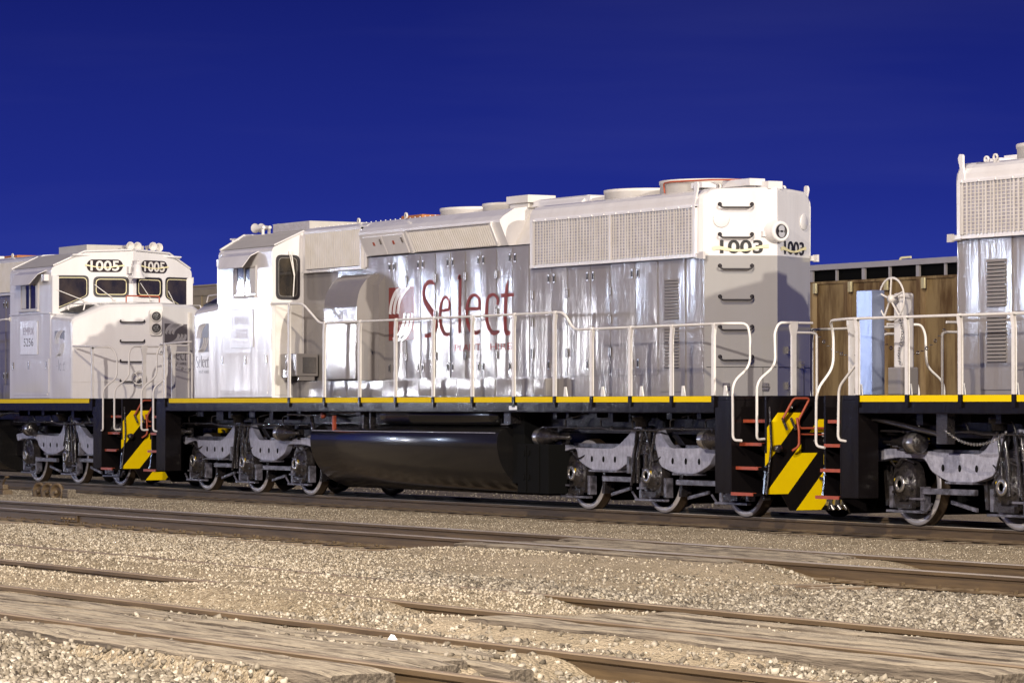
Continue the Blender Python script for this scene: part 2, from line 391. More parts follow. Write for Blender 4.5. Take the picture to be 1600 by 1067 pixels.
def build_truck(root, cx, vis):
    """three-axle truck; wheels, boxes and cylinders hang on the frame part"""
    fr = MB(); pd = MB()
    for s in (-1, 1):
        y0, y1 = s*.93, s*1.05
        L = rpoly([(-2.72,.95),(-2.62,.80),(-2.35,.86),(-2.06,.90),(-2.02,.72),(-1.62,.575),(-.92,.575),(-.56,.74),(-.50,.95),(-.16,1.20),(-.22,1.24),(-.48,1.22),(-.62,1.10),(-1.0,.90),(-2.2,.905),(-2.6,1.0)], .16, 4)
        Rr = rpoly([(.10,1.20),(.02,1.17),(.16,.80),(.24,.66),(.62,.565),(1.14,.565),(1.50,.70),(1.62,.86),(2.3,.86),(2.66,.80),(2.72,.95),(2.3,.98),(1.6,.955),(1.1,.93),(.50,.925),(.34,1.02),(.20,1.2)], .16, 4)
        fr.xz(L, y0, y1); fr.xz(Rr, y0, y1)
        # flanges along the bottoms and the top rail behind
        pd.box(-1.66, -.88, s*.88, s*1.09, .558, .59); pd.box(.6, 1.16, s*.88, s*1.09, .548, .58)
        pd.box(-2.7, 2.7, s*.80, s*.92, .82, .97)
        pd.box(-.62, -.56, s*.93, s*1.08, .55, .80)
        # pedestal legs, straps
        for ax in (-2.07, 0, 2.07):
            pd.box(ax-.38, ax-.31, s*.90, s*1.02, .20, .50); pd.box(ax+.27, ax+.34, s*.90, s*1.02, .22, .50)
            pd.box(ax-.44, ax+.36, s*.98, s*1.06, .165, .20); pd.tube([(ax-.44, s*1.02, .19), (ax-.56, s*1.02, .29)], .018, 6)
            pd.box(ax-.40, ax-.12, s*1.0, s*1.05, .33, .36)
        # brake rods
        pd.box(-1.36, -.52, s*.98, s*1.04, .425, .50); pd.box(.62, 1.72, s*.98, s*1.04, .41, .485)
        pd.obox((-1.05, s*.9, .28), (.26,0,.05), (0,.02,0), (0,0,.025)); pd.obox((1.0, s*.9, .27), (.26,0,.045), (0,.02,0), (0,0,.025))
    for p in ((-1.05,), (1.05,)): pd.box(p[0]-.18, p[0]+.18, -.9, .9, .62, .9)
    for v in range(len(fr.v)): fr.v[v] = (fr.v[v][0]+cx, fr.v[v][1], fr.v[v][2])
    for v in range(len(pd.v)): pd.v[v] = (pd.v[v][0]+cx, pd.v[v][1], pd.v[v][2])
    f = fr.build('truck_frame', M['cast'], root, bevel=.012); pd.build('pedestal', M['cast_mid'], f, bevel=.006)
    # dark oval discs: shade of the frame holes put into colour
    for s in (-1, 1):
        for hx in (-1.62, -1.30, -.98, .56, .90, 1.24):
            h = MB(); h.lathe([(.001, 0), (.036, 0), (.036, .004), (.001, .004)], (cx+hx, s*1.052, .745), (0, s, 0), 14)
            for i, v in enumerate(h.v): h.v[i] = (cx+hx+(v[0]-cx-hx)*.8, v[1], .745+(v[2]-.745)*1.25)
            h.build('hole_shade_disc', M['dark'], f)
    for ax in (-2.07, 0, 2.07):
        X = cx+ax
        g = MB(); g.cyl((X, -.72, .508), (X, .72, .508), .09, 12); g.cyl((X+.1, -.45, .52), (X+.1, .45, .52), .40, 18); g.box(X-.5, X+.62, -.5, .5, .3, .75)
        g.build('traction_motor', M['dark'], f)
        for s in (-1, 1):
            wmb = MB()
            wmb.lathe([(.075,.0),(.10,.0),(.14,-.03),(.22,-.065),(.36,-.06),(.425,-.02),(.435,0),(.50,0),(.508,-.012)], (X, s*.845, .508), (0, s, 0), 48)
            wmb.lathe([(.001,-.0),(.10,0)], (X, s*.845, .508), (0, s, 0), 24)
            wh = wmb.build('wheel', M['wheel'], f)
            t = MB(); t.lathe([(.508,-.012),(.512,-.10),(.538,-.115),(.538,-.14),(.42,-.145),(.1,-.1)], (X, s*.845, .508), (0, s, 0), 48); t.build('wheel_tread', M['tread'], f)
            b = MB(); ring = .30
            b.lathe([(.001,.26),(.05,.262),(.06,.24),(.075,.24),(.085,.265),(.105,.262),(.11,.225),(.17,.215),(.19,.19),(.23,.18),(.25,.14),(.255,.02),(.23,0)], (X, s*.86, .52), (0, s, 0), 22)
            for k in range(8):
                a = k*PI/4+.3; b.cyl((X+.20*math.cos(a), s*1.04, .52+.20*math.sin(a)), (X+.20*math.cos(a), s*1.085, .52+.20*math.sin(a)), .022, 6)
            b.xz(rpoly([(X-.20,.24),(X+.20,.24),(X+.26,.55),(X+.22,.74),(X+.08,.84),(X-.10,.84),(X-.24,.72),(X-.26,.5)], .05, 2), s*.9, s*1.03); b.box(X-.20, X+.14, s*1.0, s*1.07, .22, .30)
            b.tube(fillet([(X-.22, s*1.04, .8), (X-.05, s*1.1, .86), (X+.12, s*1.08, .74), (X+.3, s*1.02, .82)], .05, 3), .014, 6)
            bx = b.build('axle_box', M['cast_dark'], f)
            tg = MB(); tg.box(X+.06, X+.10, s*1.115, s*1.12, .50, .60); tg.build('paint_mark', M['yellow'], f)
            r_ = MB(); r_.lathe([(.05,.262),(.052,.278),(.105,.276),(.108,.262)], (X-.02, s*.86, .53), (0, s, 0), 20); r_.build('axle_ring', M['chrome'], f)
            # brake hanger and shoe
            hb = MB(); hb.obox((X+.56, s*.86, .5), (.035,0,.0), (0,.05,0), (.03,0,.26)); hb.obox((X+.50, s*.80, .42), (.05,0,.02), (0,.06,0), (-.02,0,.16)); hb.build('brake_shoe', M['cast_dark'], f)
    for s in (-1, 1):
        for bx0, L_ in ((-2.98, .95), (1.50, .8)):
            c = MB(); X = cx+bx0
            c.lathe([(.001,0),(.10,.01),(.125,.04),(.13,.06),(.13,.20),(.14,.21),(.14,.25),(.10,.29),(.09,.42),(.06,.45),(.055,.60),(.03,.62),(.03,L_),(.001,L_)], (X, s*1.17, 1.055), (1,0,0), 20)
            c.box(X+.24, X+.30, s*1.0, s*1.20, .92, 1.2); c.box(X+.5, X+.62, s*.98, s*1.05, .94, 1.12); c.tube([(X+.3, s*1.12, 1.12), (X+.75, s*1.1, 1.05)], .014, 6)
            c.build('brake_cylinder', M['cast_dark'], f)
            k = MB(); k.lathe([(.132,.05),(.134,.055),(.134,.17),(.132,.175)], (X, s*1.17, 1.055), (1,0,0), 20); k.build('cylinder_band', M['chrome'], f)
        d = MB()
        for dx, r_ in ((-.42, .035), (-.30, .03), (-.10, .04), (.03, .028)):
            d.tube([(cx+dx+.1, s*1.06, 1.2), (cx+dx, s*1.08, .80), (cx+dx-.02, s*1.08, .42)], r_*.8, 8)
        d.box(cx-.36, cx+.04, s*.95, s*1.06, .84, .89); d.obox((cx-.36, s*1.12, .78), (.012,0,0), (0,.012,0), (.07,0,.40)); d.obox((cx+.02, s*1.10, .95), (.012,0,0), (0,.012,0), (.09,0,-.22))
        for i in range(9):
            d.lathe([(.05,0),(.062,.008),(.05,.016)], (cx-.2, s*1.02, .90+i*.03), (0,0,1), 12)
        d.build('suspension_strut', M['cast_dark'], f)
        p = MB(); p.tube(fillet([(cx-2.95, s*1.12, 1.02), (cx-3.02, s*1.14, 1.12), (cx-2.9, s*1.14, 1.2), (cx-1.2, s*1.14, 1.205), (cx-.9, s*1.14, 1.175), (cx+.3, s*1.14, 1.175), (cx+.5, s*1.14, 1.20), (cx+2.6, s*1.14, 1.20)], .04, 3), .017, 8)
        rr = random.Random(int(cx*7)+s)
        for i in range(5):
            x = cx-2.2+i*.95+rr.uniform(-.1,.1); p.tube(fillet([(x, s*1.12, 1.19), (x+.03, s*1.15, 1.33), (x+.25, s*1.1, 1.36), (x+.3, s*.95, 1.41)], .05, 3), .014, 6)
            p.lathe([(.02,0),(.03,.01),(.03,.05),(.02,.06)], (x+.3, s*1.14, 1.2), (1,0,0), 8)
        p.build('air_pipe', M['cast_dark'], f)
        q = MB()
        for i in range(7):
            x = cx-2.4+i*.75+rr.uniform(-.15,.15); hh = rr.uniform(.05,.14); q.box(x, x+rr.uniform(.08,.3), s*1.0, s*rr.uniform(1.1,1.3), 1.40-hh, 1.42)
        q.obox((cx+.45, s*.8, 1.08), (.22,0,-.16), (0,.12,0), (.03,0,.04))
        q.lathe([(.12,0),(.14,.02),(.14,.10),(.10,.12),(.09,.2)], (cx-.05, s*1.18, 1.42), (0,0,-1), 16)
        q.build('underfloor_fitting', M['black'], f)
    return f

def flat_wheel_text(*a): pass

def build_loco(label, loc, rz, vis, number, placard, mid=False):
    """vis = local side (-1/+1) that carries the marks seen in the photograph"""
    rng = random.Random(int(number)*3+vis)
    R = thing('locomotive', label, 'locomotive', loc, rz, 'locomotives coupled in line on the far track')
    un = {-1: (0,-1,0), 1: (0,1,0)}; uu = {-1: (1,0,0), 1: (-1,0,0)}
    # ---- underframe
    m = MB(); m.box(-9.38, 9.38, -1.53, 1.53, 1.60, 1.655); m.box(-9.95, -9.38, -.98, .98, 1.601, 1.654); m.box(9.38, 9.95, -.98, .98, 1.601, 1.654)
    m.build('deck', M['black'], R)
    m = MB()
    for s in (-1, 1):
        m.box(-8.98, 8.98, s*1.44, s*1.54, 1.43, 1.598); m.box(-8.98, 8.98, s*1.40, s*1.545, 1.425, 1.432)
        for e in (-1, 1): m.box(e*9.0, e*9.37, s*1.22, s*1.535, .345, 1.597); m.box(e*9.37, e*9.40, s*1.0, s*1.535, .34, 1.597)
    m.box(-9.3, 9.3, -.95, .95, 1.12, 1.598); m.box(-5.0, -3.2, -.8, .8, .5, 1.12)
    m.build('side_sill', M['black'], R, bevel=.006)
    posts = [-3.94,-2.64,-1.38,-.15,1.09,2.33,3.59,4.78,5.82,6.86,7.94,8.99]
    for s in (-1, 1):
        xs = [-8.82, -4.02]+[] ; m = MB()
        spans = [(-8.82, -3.985)]+[(posts[i]+.045, posts[i+1]-.045) for i in range(len(posts)-1)]
        for a, b in spans:
            m.box(a, b, s*1.541, s*1.549, 1.572, 1.652)
        m.build('yellow_stripe', M['yellow'], R)
    # ---- trucks
    for cx in (-6.63, 6.63): build_truck(R, cx, vis)
    # ---- fuel tank, reservoir, battery box
    half = [(-.5,.152)]+[(-.55-.91*math.sin(t), .155+.80*(1-math.cos(t))) for t in [k*PI/32 for k in range(17)]]+[(-1.455,1.04),(-1.44,1.09),(-1.40,1.13),(-1.34,1.165),(-1.2,1.22),(-.7,1.25)]
    prof = sym(half)
    m = MB(); rings = [[(x, y*k, .7+(z-.7)*k) for y, z in prof] for x, k in ((-3.36,.985),(-3.33,1),(0,1),(2.86,1),(2.89,.985))]
    m.loft(rings, False, True); m.add(rings[0], [tuple(range(len(prof)))]); m.add(rings[-1], [tuple(range(len(prof)))]); ft = m.build('fuel_tank', M['tank_black'], R, bevel=.01)
    m = MB()
    for s in (-1, 1): m.tube([(-3.3, s*1.22, 1.24), (2.84, s*1.22, 1.24)], .010, 6); m.tube([(-3.3, s*1.445, 1.11), (2.84, s*1.445, 1.11)], .008, 6)
    m.build('weld_seam', M['cast'], ft)
    m = MB(); m.box(-2.62, -2.56, vis*1.36, vis*1.42, 1.10, 1.36); m.build('fuel_cutoff', M['orange'], ft, bevel=.01)
    for s in (-1, 1):
        m = MB(); m.lathe([(.001,-.06),(.07,-.05),(.12,-.02),(.145,.03),(.15,.06),(.15,1.0),(.153,1.0),(.153,1.02),(.15,1.02),(.15,3.55),(.145,3.6),(.12,3.65),(.07,3.69),(.001,3.7)], (-.95, s*1.28, 1.375), (1,0,0), 28)
        m.build('air_reservoir', M['tank_black'], R)
        m = MB(); m.box(2.95, 3.3, s*.9, s*1.2, .35, 1.42); m.box(3.34, 4.25, s*.8, s*1.34, .22, .95); m.box(3.60, 3.62, s*1.34, s*1.36, .24, .93); m.box(3.98, 4.0, s*1.34, s*1.36, .24, .93)
        for z in (.42, .78):
            for x in (3.55, 3.68): m.box(x, x+.03, s*1.34, s*1.37, z, z+.08)
        m.build('battery_box', M['dark'], R, bevel=.008)
        m = MB()
        for k in range(6): m.tube([(-1.9, s*1.3, 1.2+k*.035), (-1.1, s*1.3, 1.2+k*.035)], .009, 6)
        m.box(-1.66, -1.60, s*1.26, s*1.36, 1.15, 1.45); m.box(-1.40, -1.36, s*1.26, s*1.36, 1.15, 1.42)
        m.tube(fillet([(-4.6, s*1.25, 1.38), (-3.4, s*1.3, 1.36), (-2.9, s*1.3, 1.42), (-1.6, s*1.3, 1.40)], .1), .02, 8)
        m.tube(fillet([(-3.8, s*1.2, 1.38), (-3.55, s*1.32, 1.30), (-3.4, s*1.36, 1.12), (-3.38, s*1.3, 1.0)], .1), .035, 8)
        m.box(3.0, 3.2, s*1.2, s*1.38, 1.25, 1.42); m.box(-1.78, -1.62, s*1.38, s*1.41, 1.37, 1.45)
        m.build('pipe_rack', M['cast_dark'], R)
    m = MB(); m.lathe([(.001,0),(.05,.0),(.05,.06),(.001,.06)], (-3.05, vis*1.33, 1.36), (0, vis, 0), 8); m.build('red_valve', M['orange'], R)
    m = MB()
    for s in (-1, 1): m.box(3.45, 3.68, s*1.545, s*1.55, 1.46, 1.52)
    m.build('data_plate', M['placard'], R)
    # ---- long hood: lower grey body
    Z0 = 1.657
    m = MB(); m.box(-4.7, 3.0, -.90, .90, Z0, 3.97); m.box(3.0, 7.77, -.90, .90, Z0+.001, 3.60)
    hb = m.build('long_hood', M['grey'], R)
    m = MB()      # rear end wedge, grey below
    P = [(-.9, Z0+.002), (-.9, 3.62), (.9, 3.62), (.9, Z0+.002)]
    m.prism([(7.77,-.9),(8.26,0),(7.77,.9)], (0,0,Z0+.002), (1,0,0), (0,1,0), (0,0,3.615-Z0))
    m.build('rear_end_panel', M['endgrey'], R)
    # white rear end wedge with rounded top edge
    def ring(x, in_, top, bev=0):
        pr = rpoly([(-.93+in_,3.615),(.93-in_,3.615),(.93-in_,top),(-.93+in_,top)], .13, 5); return pr
    top = 4.57
    rings = []
    pr = sym([(-.905,3.617),(-.905,4.36),(-.895,4.43),(-.86,4.49),(-.80,4.54),(-.72,4.56),(-.4,4.572),(0,4.575)])
    def wx(y, off=0): return 7.77+.49*(1-min(1, abs(y)/.905))+off
    rings = [[(7.5, y, z) for y, z in pr], [(wx(y)-.05, y, z) for y, z in pr],
             [(wx(y)-.015, y, z if z < 3.7 else z-.012) for y, z in pr], [(wx(y), y*.985, z if z < 3.7 else z-.05) for y, z in pr]]
    m.__init__(); m.loft(rings, False)
    NP = len(pr); hh = NP//2+1; bc = (8.26, 0, 3.617)
    m.add(rings[-1][:hh]+[bc], [tuple(range(hh+1))]); m.add(rings[-1][hh-1:]+[bc], [tuple(range(NP-hh+2))])
    we = m.build('rear_end_cap', M['white'], R)
    # end-cap fill down to the wedge base so both facets are closed
    def facet(A, B):
        A = Vector((*A, 0)); B = Vector((*B, 0)); u = (B-A).normalized(); n = u.cross(Vector((0,0,1))); return A, u, n
    RN = facet((7.77,-.9), (8.26,0)); RF = facet((8.26,0), (7.77,.9))
    def at(F, a, z, d=0): return F[0]+F[1]*a+Vector((0,0,z))+F[2]*d
    for F, x0, w_ in ((RN, .22, .60), (RF, .20, .62)):
        g = MB(); text(g, number, at(F, x0, 3.645), F[1], (0,0,1), F[2]*.008, w_, .19, .024); g.build('road_number', M['ink'], R)
        g = MB(); ribbon(g, [(x0-.10,3.71,.05),(x0-.02,3.725,.05),(x0+.2,3.69,.03),(x0+.38,3.695,.028),(x0+.56,3.735,.035),(x0+.68,3.75,.05)], at(F, 0, 0, .010), F[1], (0,0,1), F[2]*.002); g.build('masking_streak', M['cream'], R)
    for F, a in ((RN, .22), (RF, .80)):
        g = MB(); g.lathe([(.112,0),(.112,.010),(.105,.014),(.001,.014)], at(F, a+.02, 4.12), F[2], 28); g.build('cover_disc', M['white'], R)
    for z in (4.29, 3.87, 3.43, 3.0, 2.58, 2.16):
        g = MB(); g.tube(fillet([at(RN,.22,z+.05,.0), at(RN,.22,z+.02,.07), at(RN,.25,z-.005,.075), at(RN,.64,z-.005,.075), at(RN,.67,z+.02,.07), at(RN,.67,z+.05,0)], .03, 3), .013, 8)
        for a in (.22, .67): g.lathe([(.001,.02),(.026,.018),(.03,0)], at(RN,a,z+.045,.0), RN[2], 10)
        g.build('grab_iron', M['rubber'], R)
    if True:
        g = MB(); c = Vector((8.13,0,3.95)); g.lathe([(.001,.0),(.165,.0),(.17,.03),(.17,.10),(.155,.13),(.15,.20),(.14,.235),(.10,.24),(.095,.215),(.085,.20),(.001,.19)], c, (1,0,0), 32)
        g.box(8.12, 8.20, -.20, -.15, 3.88, 3.96); hl = g.build('headlight', M['white'], R)
        for zz in (-.036, .036): g = MB(); g.lathe([(.001,.195),(.03,.20),(.045,.222),(.05,.24)], c+Vector((0,0,zz)), (1,0,0), 20); g.build('lens', M['lens'], hl)
        g = MB(); g.lathe([(.094,.198),(.095,.236),(.09,.236),(.001,.193)], c, (1,0,0), 24); g.build('lens_bowl', M['rubber'], hl)
    # small fittings low on the rear end
    g = MB()
    for F, a, z in ((RN,.30,1.79),(RN,.85,1.79),(RF,.3,1.8),(RF,.3,2.3),(RF,.7,2.1)): g.obox(at(F,a,z,.02), F[1]*.045, F[2]*.02, (0,0,.05)); g.tube([at(F,a-.05,z,.04), at(F,a+.05,z,.04)], .012, 6)
    g.build('receptacle', M['chrome'], R)
    g = MB()
    for F in (RN, RF): g.obox(at(F,.52,2.06,.001), F[1]*.49, F[2]*.003, (0,0,.004)); g.obox(at(F,.82,1.86,.001), F[1]*.003, F[2]*.003, (0,0,.2))
    g.build('panel_seam', M['dark'], R)
    # ---- upper works
    secA = sym([(-.93,3.80),(-.93,4.42),(-.90,4.50),(-.80,4.55),(-.4,4.575),(0,4.58)])
    m = MB(); m.yz(secA, -4.72, -2.36); m.build('filter_housing', M['white'], R, bevel=.008)
    for s in (-1, 1):
        m = MB(); x = -4.50
        while x < -2.52:
            m.prism([(x,.0),(x+.010,.045),(x+.030,.045),(x+.040,.0)], (0, s*.9335, 3.84), (1,0,0), (0,s,0), (0,0,.60)); x += .066
        m.build('filter_grille', M['flat_white'], R)
        m = MB(); m.box(-4.5,-2.5,s*.930,s*.933,3.83,4.45); m.build('filter_backing', M['cast_mid'], R)
        m = MB(); m.box(-4.56,-4.50,s*.93,s*.975,3.80,4.48); m.box(-2.50,-2.44,s*.93,s*.975,3.80,4.48); m.box(-4.56,-2.44,s*.93,s*.972,4.44,4.475); m.box(-4.60,-2.40,s*.90,s*.99,3.775,3.80)
        for k in range(12): m.lathe([(.01,0),(.016,.004),(.01,.008)], (-4.45+k*.18, s*.99, 3.787), (0,s,0), 6)
        m.build('filter_frame', M['white'], R)
    # dynamic brake blister
    secB = sym([(-.88,3.975),(-.905,3.98),(-1.06,4.33),(-1.06,4.37),(-.98,4.44),(-.80,4.55),(-.5,4.59),(0,4.60)])
    m = MB(); m.yz(secB, -2.36, 2.32); m.build('brake_blister', M['white'], R)
    secC = sym([(-.899,3.972),(-.80,3.985),(-.54,4.45),(-.42,4.545),(0,4.575)])
    m = MB(); m.yz(secC, 2.32, 3.02); m.build('hood_saddle', M['flat_white'], R)
    for s in (-1, 1):
        # lean direction of the blister side
        up = Vector((0, s*.155, .35)).normalized(); nrm = Vector((0, s*.35, -.155)).normalized()
        m = MB(); x = -.62
        while x < 1.98:
            o_ = Vector((x, s*.915, 4.00)); m.prism([(0,0),(.030,.032),(.045,.032),(.062,.004)], o_, (1,0,0), nrm, up*.335); x += .0705
        m.build('intake_louvre', M['flat_white'], R)
        m = MB(); m.prism([(-.72,0),(-.66,0),(-.66,.05),(-.72,.05)], (0, s*.905, 3.99), (1,0,0), nrm, up*.375)
        m.prism([(2.04,0),(2.09,0),(2.09,.05),(2.04,.05)], (0, s*.905, 3.99), (1,0,0), nrm, up*.375); m.box(-.72, 2.1, s*1.055, s*1.10, 4.325, 4.345); m.build('louvre_frame', M['white'], R)
        for a, b in ((-2.22,-1.56),(-1.54,-.82)):
            m = MB(); o_ = Vector((0, s*.912, 3.995)); m.prism([(a,0),(b,0),(b,.03),(a,.03)], o_, (1,0,0), nrm, up*.33); dr = m.build('cabinet_door', M['white'], R, bevel=.006)
            m = MB(); m.prism([(a+.3,.03),(a+.36,.03),(a+.36,.036),(a+.3,.036)], o_+up*.17, (1,0,0), nrm, up*.06); m.build('warning_label', M['orange'], dr)
            m = MB(); m.prism([(b-.09,.03),(b-.05,.03),(b-.05,.045),(b-.09,.045)], o_+up*.19, (1,0,0), nrm, up*.09); m.build('latch', M['chrome'], dr)
        m = MB(); m.box(-2.36, 3.0, s*.898, s*.912, 3.962, 3.974); m.build('drip_edge', M['dark'], R)
    # radiator section
    secD = sym([(-.94,3.605),(-.945,4.34),(-.935,4.41),(-.90,4.475),(-.84,4.52),(-.75,4.55),(-.4,4.567),(0,4.57)])
    m = MB(); rings = [[(2.97, y*.93, z-.02 if z > 4 else z) for y, z in secD], [(3.03, y, z) for y, z in secD], [(7.70, y, z) for y, z in secD], [(7.76, y*.97, z) for y, z in secD]]
    m.loft(rings, True); m.build('radiator_housing', M['white'], R)
    for s in (-1, 1):
        m = MB(); m.box(3.2, 7.58, s*.943, s*.950, 3.66, 4.27); m.build('radiator_core', M['core'], R)
        m = MB(); z = 3.665
        while z < 4.27: m.box(3.18, 7.6, s*.955, s*.962, z, z+.012); z += .044
        x = 3.2; rr = random.Random(5)
        while x < 7.6: m.box(x, x+(.026 if rr.random() < .3 else .014), s*.962, s*.975, 3.645, 4.29); x += .078+rr.uniform(-.012, .012)
        m.build('radiator_grille', M['flat_white'], R, fixn=False)
        m = MB(); m.box(3.12,3.18,s*.944,s*.985,3.62,4.31); m.box(7.6,7.66,s*.944,s*.985,3.62,4.31); m.box(5.37,5.41,s*.944,s*.984,3.62,4.31); m.box(3.12,7.66,s*.944,s*.982,4.29,4.32); m.box(3.10,7.70,s*.94,s*.99,3.595,3.635)
        for k in range(14): m.box(3.2+k*.335, 3.23+k*.335, s*.982, s*.996, 3.60, 3.63); m.box(3.2+k*.335, 3.23+k*.335, s*.982, s*.996, 4.295, 4.32)
        m.build('grille_frame', M['white'], R)
        m = MB(); m.box(7.60, 7.80, s*.90, s*.975, 3.58, 3.65); m.obox((7.82, s*.965, 3.615), (.05,0,0), (0,.02,0), (0,0,.05)); m.build('corner_bracket', M['car_rim'], R)
        # hoist lugs
        m = MB(); m.prism(rpoly([(7.54,4.30),(7.59,4.30),(7.64,4.46),(7.69,4.60),(7.66,4.66),(7.59,4.65),(7.59,4.50)], .03, 3), (0, s*.95, 0), (1,0,0), (0,0,1), (0, -s*.03, 0)); m.build('hoist_lug', M['white'], R)
    # ---- roof fittings
    def fan(x, r, z0, z1, name='roof_fan'):
        m = MB(); m.lathe([(r-.02,0),(r,.0),(r,z1-z0-.05),(r+.012,z1-z0-.045),(r+.012,z1-z0),(r-.05,z1-z0),(r-.05,z1-z0-.08),(.001,z1-z0-.08)], (x,0,z0), (0,0,1), 36)
        m.box(x-r-.005, x-r+.03, -.05, .05, z0, z1-.02); f = m.build(name, M['flat_white'], R)
        m = MB()
        for k in range(7):
            yy = -r*.78+k*r*.26; hx = math.sqrt(r*r-yy*yy)-.03; m.box(x-hx, x+hx, yy-.006, yy+.006, z1-.012, z1-.002)
        m.build('fan_guard', M['chrome'], f)
    fan(-.12, .66, 4.57, 4.685); fan(1.22, .64, 4.57, 4.69); fan(4.95, .68, 4.55, 4.70); fan(6.55, .72, 4.55, 4.745)
    m = MB(); m.box(2.45, 4.15, -.55, .55, 4.56, 4.66); m.yz([(-.62,4.56),(-.5,4.68),(.5,4.68),(.62,4.56)], 2.5, 4.0); m.build('roof_hatch', M['white'], R, bevel=.02)
    m = MB(); m.box(1.75, 2.42, -.62, -.12, 4.64, 4.76); m.box(1.8, 2.36, -.58, -.16, 4.56, 4.64); m.build('roof_box', M['flat_white'], R, bevel=.008)
    m = MB(); m.box(-2.2, -1.48, -.35, .35, 4.585, 4.655); m.build('exhaust_stack', M['rustplate'], R, bevel=.01)
    m = MB(); m.tube(fillet([(6.5,-.74,4.56),(6.5,-.76,4.70),(6.7,-.76,4.71),(7.35,-.5,4.71),(7.8,-.1,4.70)], .05), .012, 8); m.build('roof_pipe', M['orange'], R)
    m = MB(); m.box(7.35, 8.05, -.32, -.06, 4.60, 4.70); m.box(7.9, 8.22, -.12, .12, 4.55, 4.66); m.box(7.0, 7.3, -.62, -.38, 4.60, 4.68); m.build('junction_box', M['white'], R, bevel=.006)
    for x, y in ((-2.95,-.75),(-2.95,.75),(-1.1,-.85),(-1.1,.85),(7.25,-.7),(7.25,.7),(7.62,-.55),(7.62,.55)):
        m = MB(); m.lathe([(.028,-.012),(.05,-.012),(.05,.012),(.028,.012)], (x, y, 4.60), (0,1,0), 16, close=True); m.build('lifting_eye', M['flat_white'], R)
    m = MB()
    for k in range(26): m.lathe([(.012,0),(.012,.012),(.001,.014)], (-4.6+k*.17, -.72, 4.562+.003*(k > 12)), (0,0,1), 6)
    m.build('roof_bolt', M['white'], R)
    # ---- doors along the hood
    for s in (-1, 1):
        doors = [(-1.95+i*.49, -1.95+(i+1)*.49, 1.965, 3.935) for i in range(10)]+[(3.06,3.62,1.965,3.58),(3.62,4.08,1.965,3.58),(4.08,4.74,1.965,3.58),(4.74,5.30,1.965,3.58),(5.30,5.98,1.965,3.58),(5.98,6.58,1.965,3.58)]
        if not (s == -1): doors += [(-4.5+i*.5, -4.5+(i+1)*.5, 1.965, 3.74) for i in range(5)]
        for i, (a, b, z0, z1) in enumerate(doors):
            m = MB(); wavy_panel(m, a+.008, b-.008, z0, z1, s*.900, s, rng)
            d = m.build('hood_door', M['grey'], R, fixn=True)
            m = MB()
            hx = b-.10 if i % 2 == 0 else a+.06
            for z in (z1-.22, z0+.10):
                m.box(hx, hx+.055, s*.914, s*.926, z, z+.13)
            h = m.build('latch', M['chrome'], d)
            m = MB()
            for z in (z1-.20, z0+.12): m.box(hx+.012, hx+.042, s*.926, s*.932, z, z+.085)
            m.build('latch_recess', M['rubber'], d)
            if i % 2 == 0:
                m = MB()
                for z in (z1-.45, (z0+z1)/2-.05, z0+.28): m.box(a-.03, a+.04, s*.905, s*.935, z, z+.12); m.cyl((a, s*.932, z-.01), (a, s*.932, z+.13), .012, 8)
                m.build('hinge', M['chrome'], d)
        m = MB(); wavy_panel(m, 6.66, 7.30, 1.72, 3.58, s*.900, s, rng); ld = m.build('louvre_door', M['grey'], R)
        m = MB()
        for z0 in (2.06, 2.745):
            for k in range(13):
                z = z0+k*.0455; m.prism([(0,0),(.024,.0),(.0,.035)], (6.77, s*.914, z), (0,s,0), (0,0,1), (.38,0,0))
        m.build('louvre', M['grey'], ld)
        m = MB()
        for z0 in (2.06, 2.745):
            for k in range(13): m.box(6.78, 7.14, s*.9135, s*.922, z0+k*.0455-.008, z0+k*.0455-.001)
        m.build('slot_shade_strip', M['dark'], ld)  # dark strips: shade between the blades put into colour
        m = MB(); wavy_panel(m, 7.34, 7.74, 1.98, 3.58, s*.900, s, rng, th=.006); m.build('corner_panel', M['grey'], R)
        # skirt boxes along the deck
        for a, b in ((-4.68,-3.45),(-3.44,-2.65),(-2.64,-1.40),(-1.39,-.16),(-.15,1.07),(1.08,2.30),(2.31,3.45),(3.46,3.80)):
            m = MB(); m.box(a, b, s*.905, s*1.12, Z0+.004, 1.93); wavy_panel(m, a+.02, b-.02, Z0+.02, 1.92, s*1.12, s, rng, th=.006, nx=6, nz=3); m.build('skirt_box', M['grey'], R)
    # blower duct on the left side only
    dp = rpoly([(-.90,1.935),(-1.30,1.935),(-1.32,3.18),(-1.27,3.42),(-1.12,3.62),(-.90,3.72)], .10, 4)
    m = MB(); m.yz(dp, -3.10, -1.93); wavy_panel(m, -3.06, -1.97, 1.96, 3.1, -1.318, -1, rng, th=.006, bulge=.004)
    m.build('blower_duct', M['grey'], R)
    m = MB(); m.yz([(-.9,1.94),(-1.02,1.94),(-1.02,3.5),(-.9,3.66)], -1.93, -1.72); m.build('duct_flange', M['grey'], R)
    # equipment box behind the cab
    m = MB(); m.box(-4.66,-4.05,-1.36,-.95,2.02,2.40); m.box(-4.66,-4.58,-1.30,-1.0,1.94,2.02); m.box(-4.15,-4.07,-1.30,-1.0,1.94,2.02); m.build('equipment_box', M['grey'], R, bevel=.01)
    m = MB(); m.box(-4.04,-4.03,-1.25,-1.0,2.08,2.34); m.tube([(-4.3,-1.4,2.3),(-4.28,-1.42,2.05),(-4.35,-1.38,1.97)], .03, 8); m.box(-4.4,-4.24,-1.44,-1.36,2.0,2.12); m.build('box_fitting', M['chrome'], R)
    # ---- cab
    CX0, CX1 = -6.83, -4.70
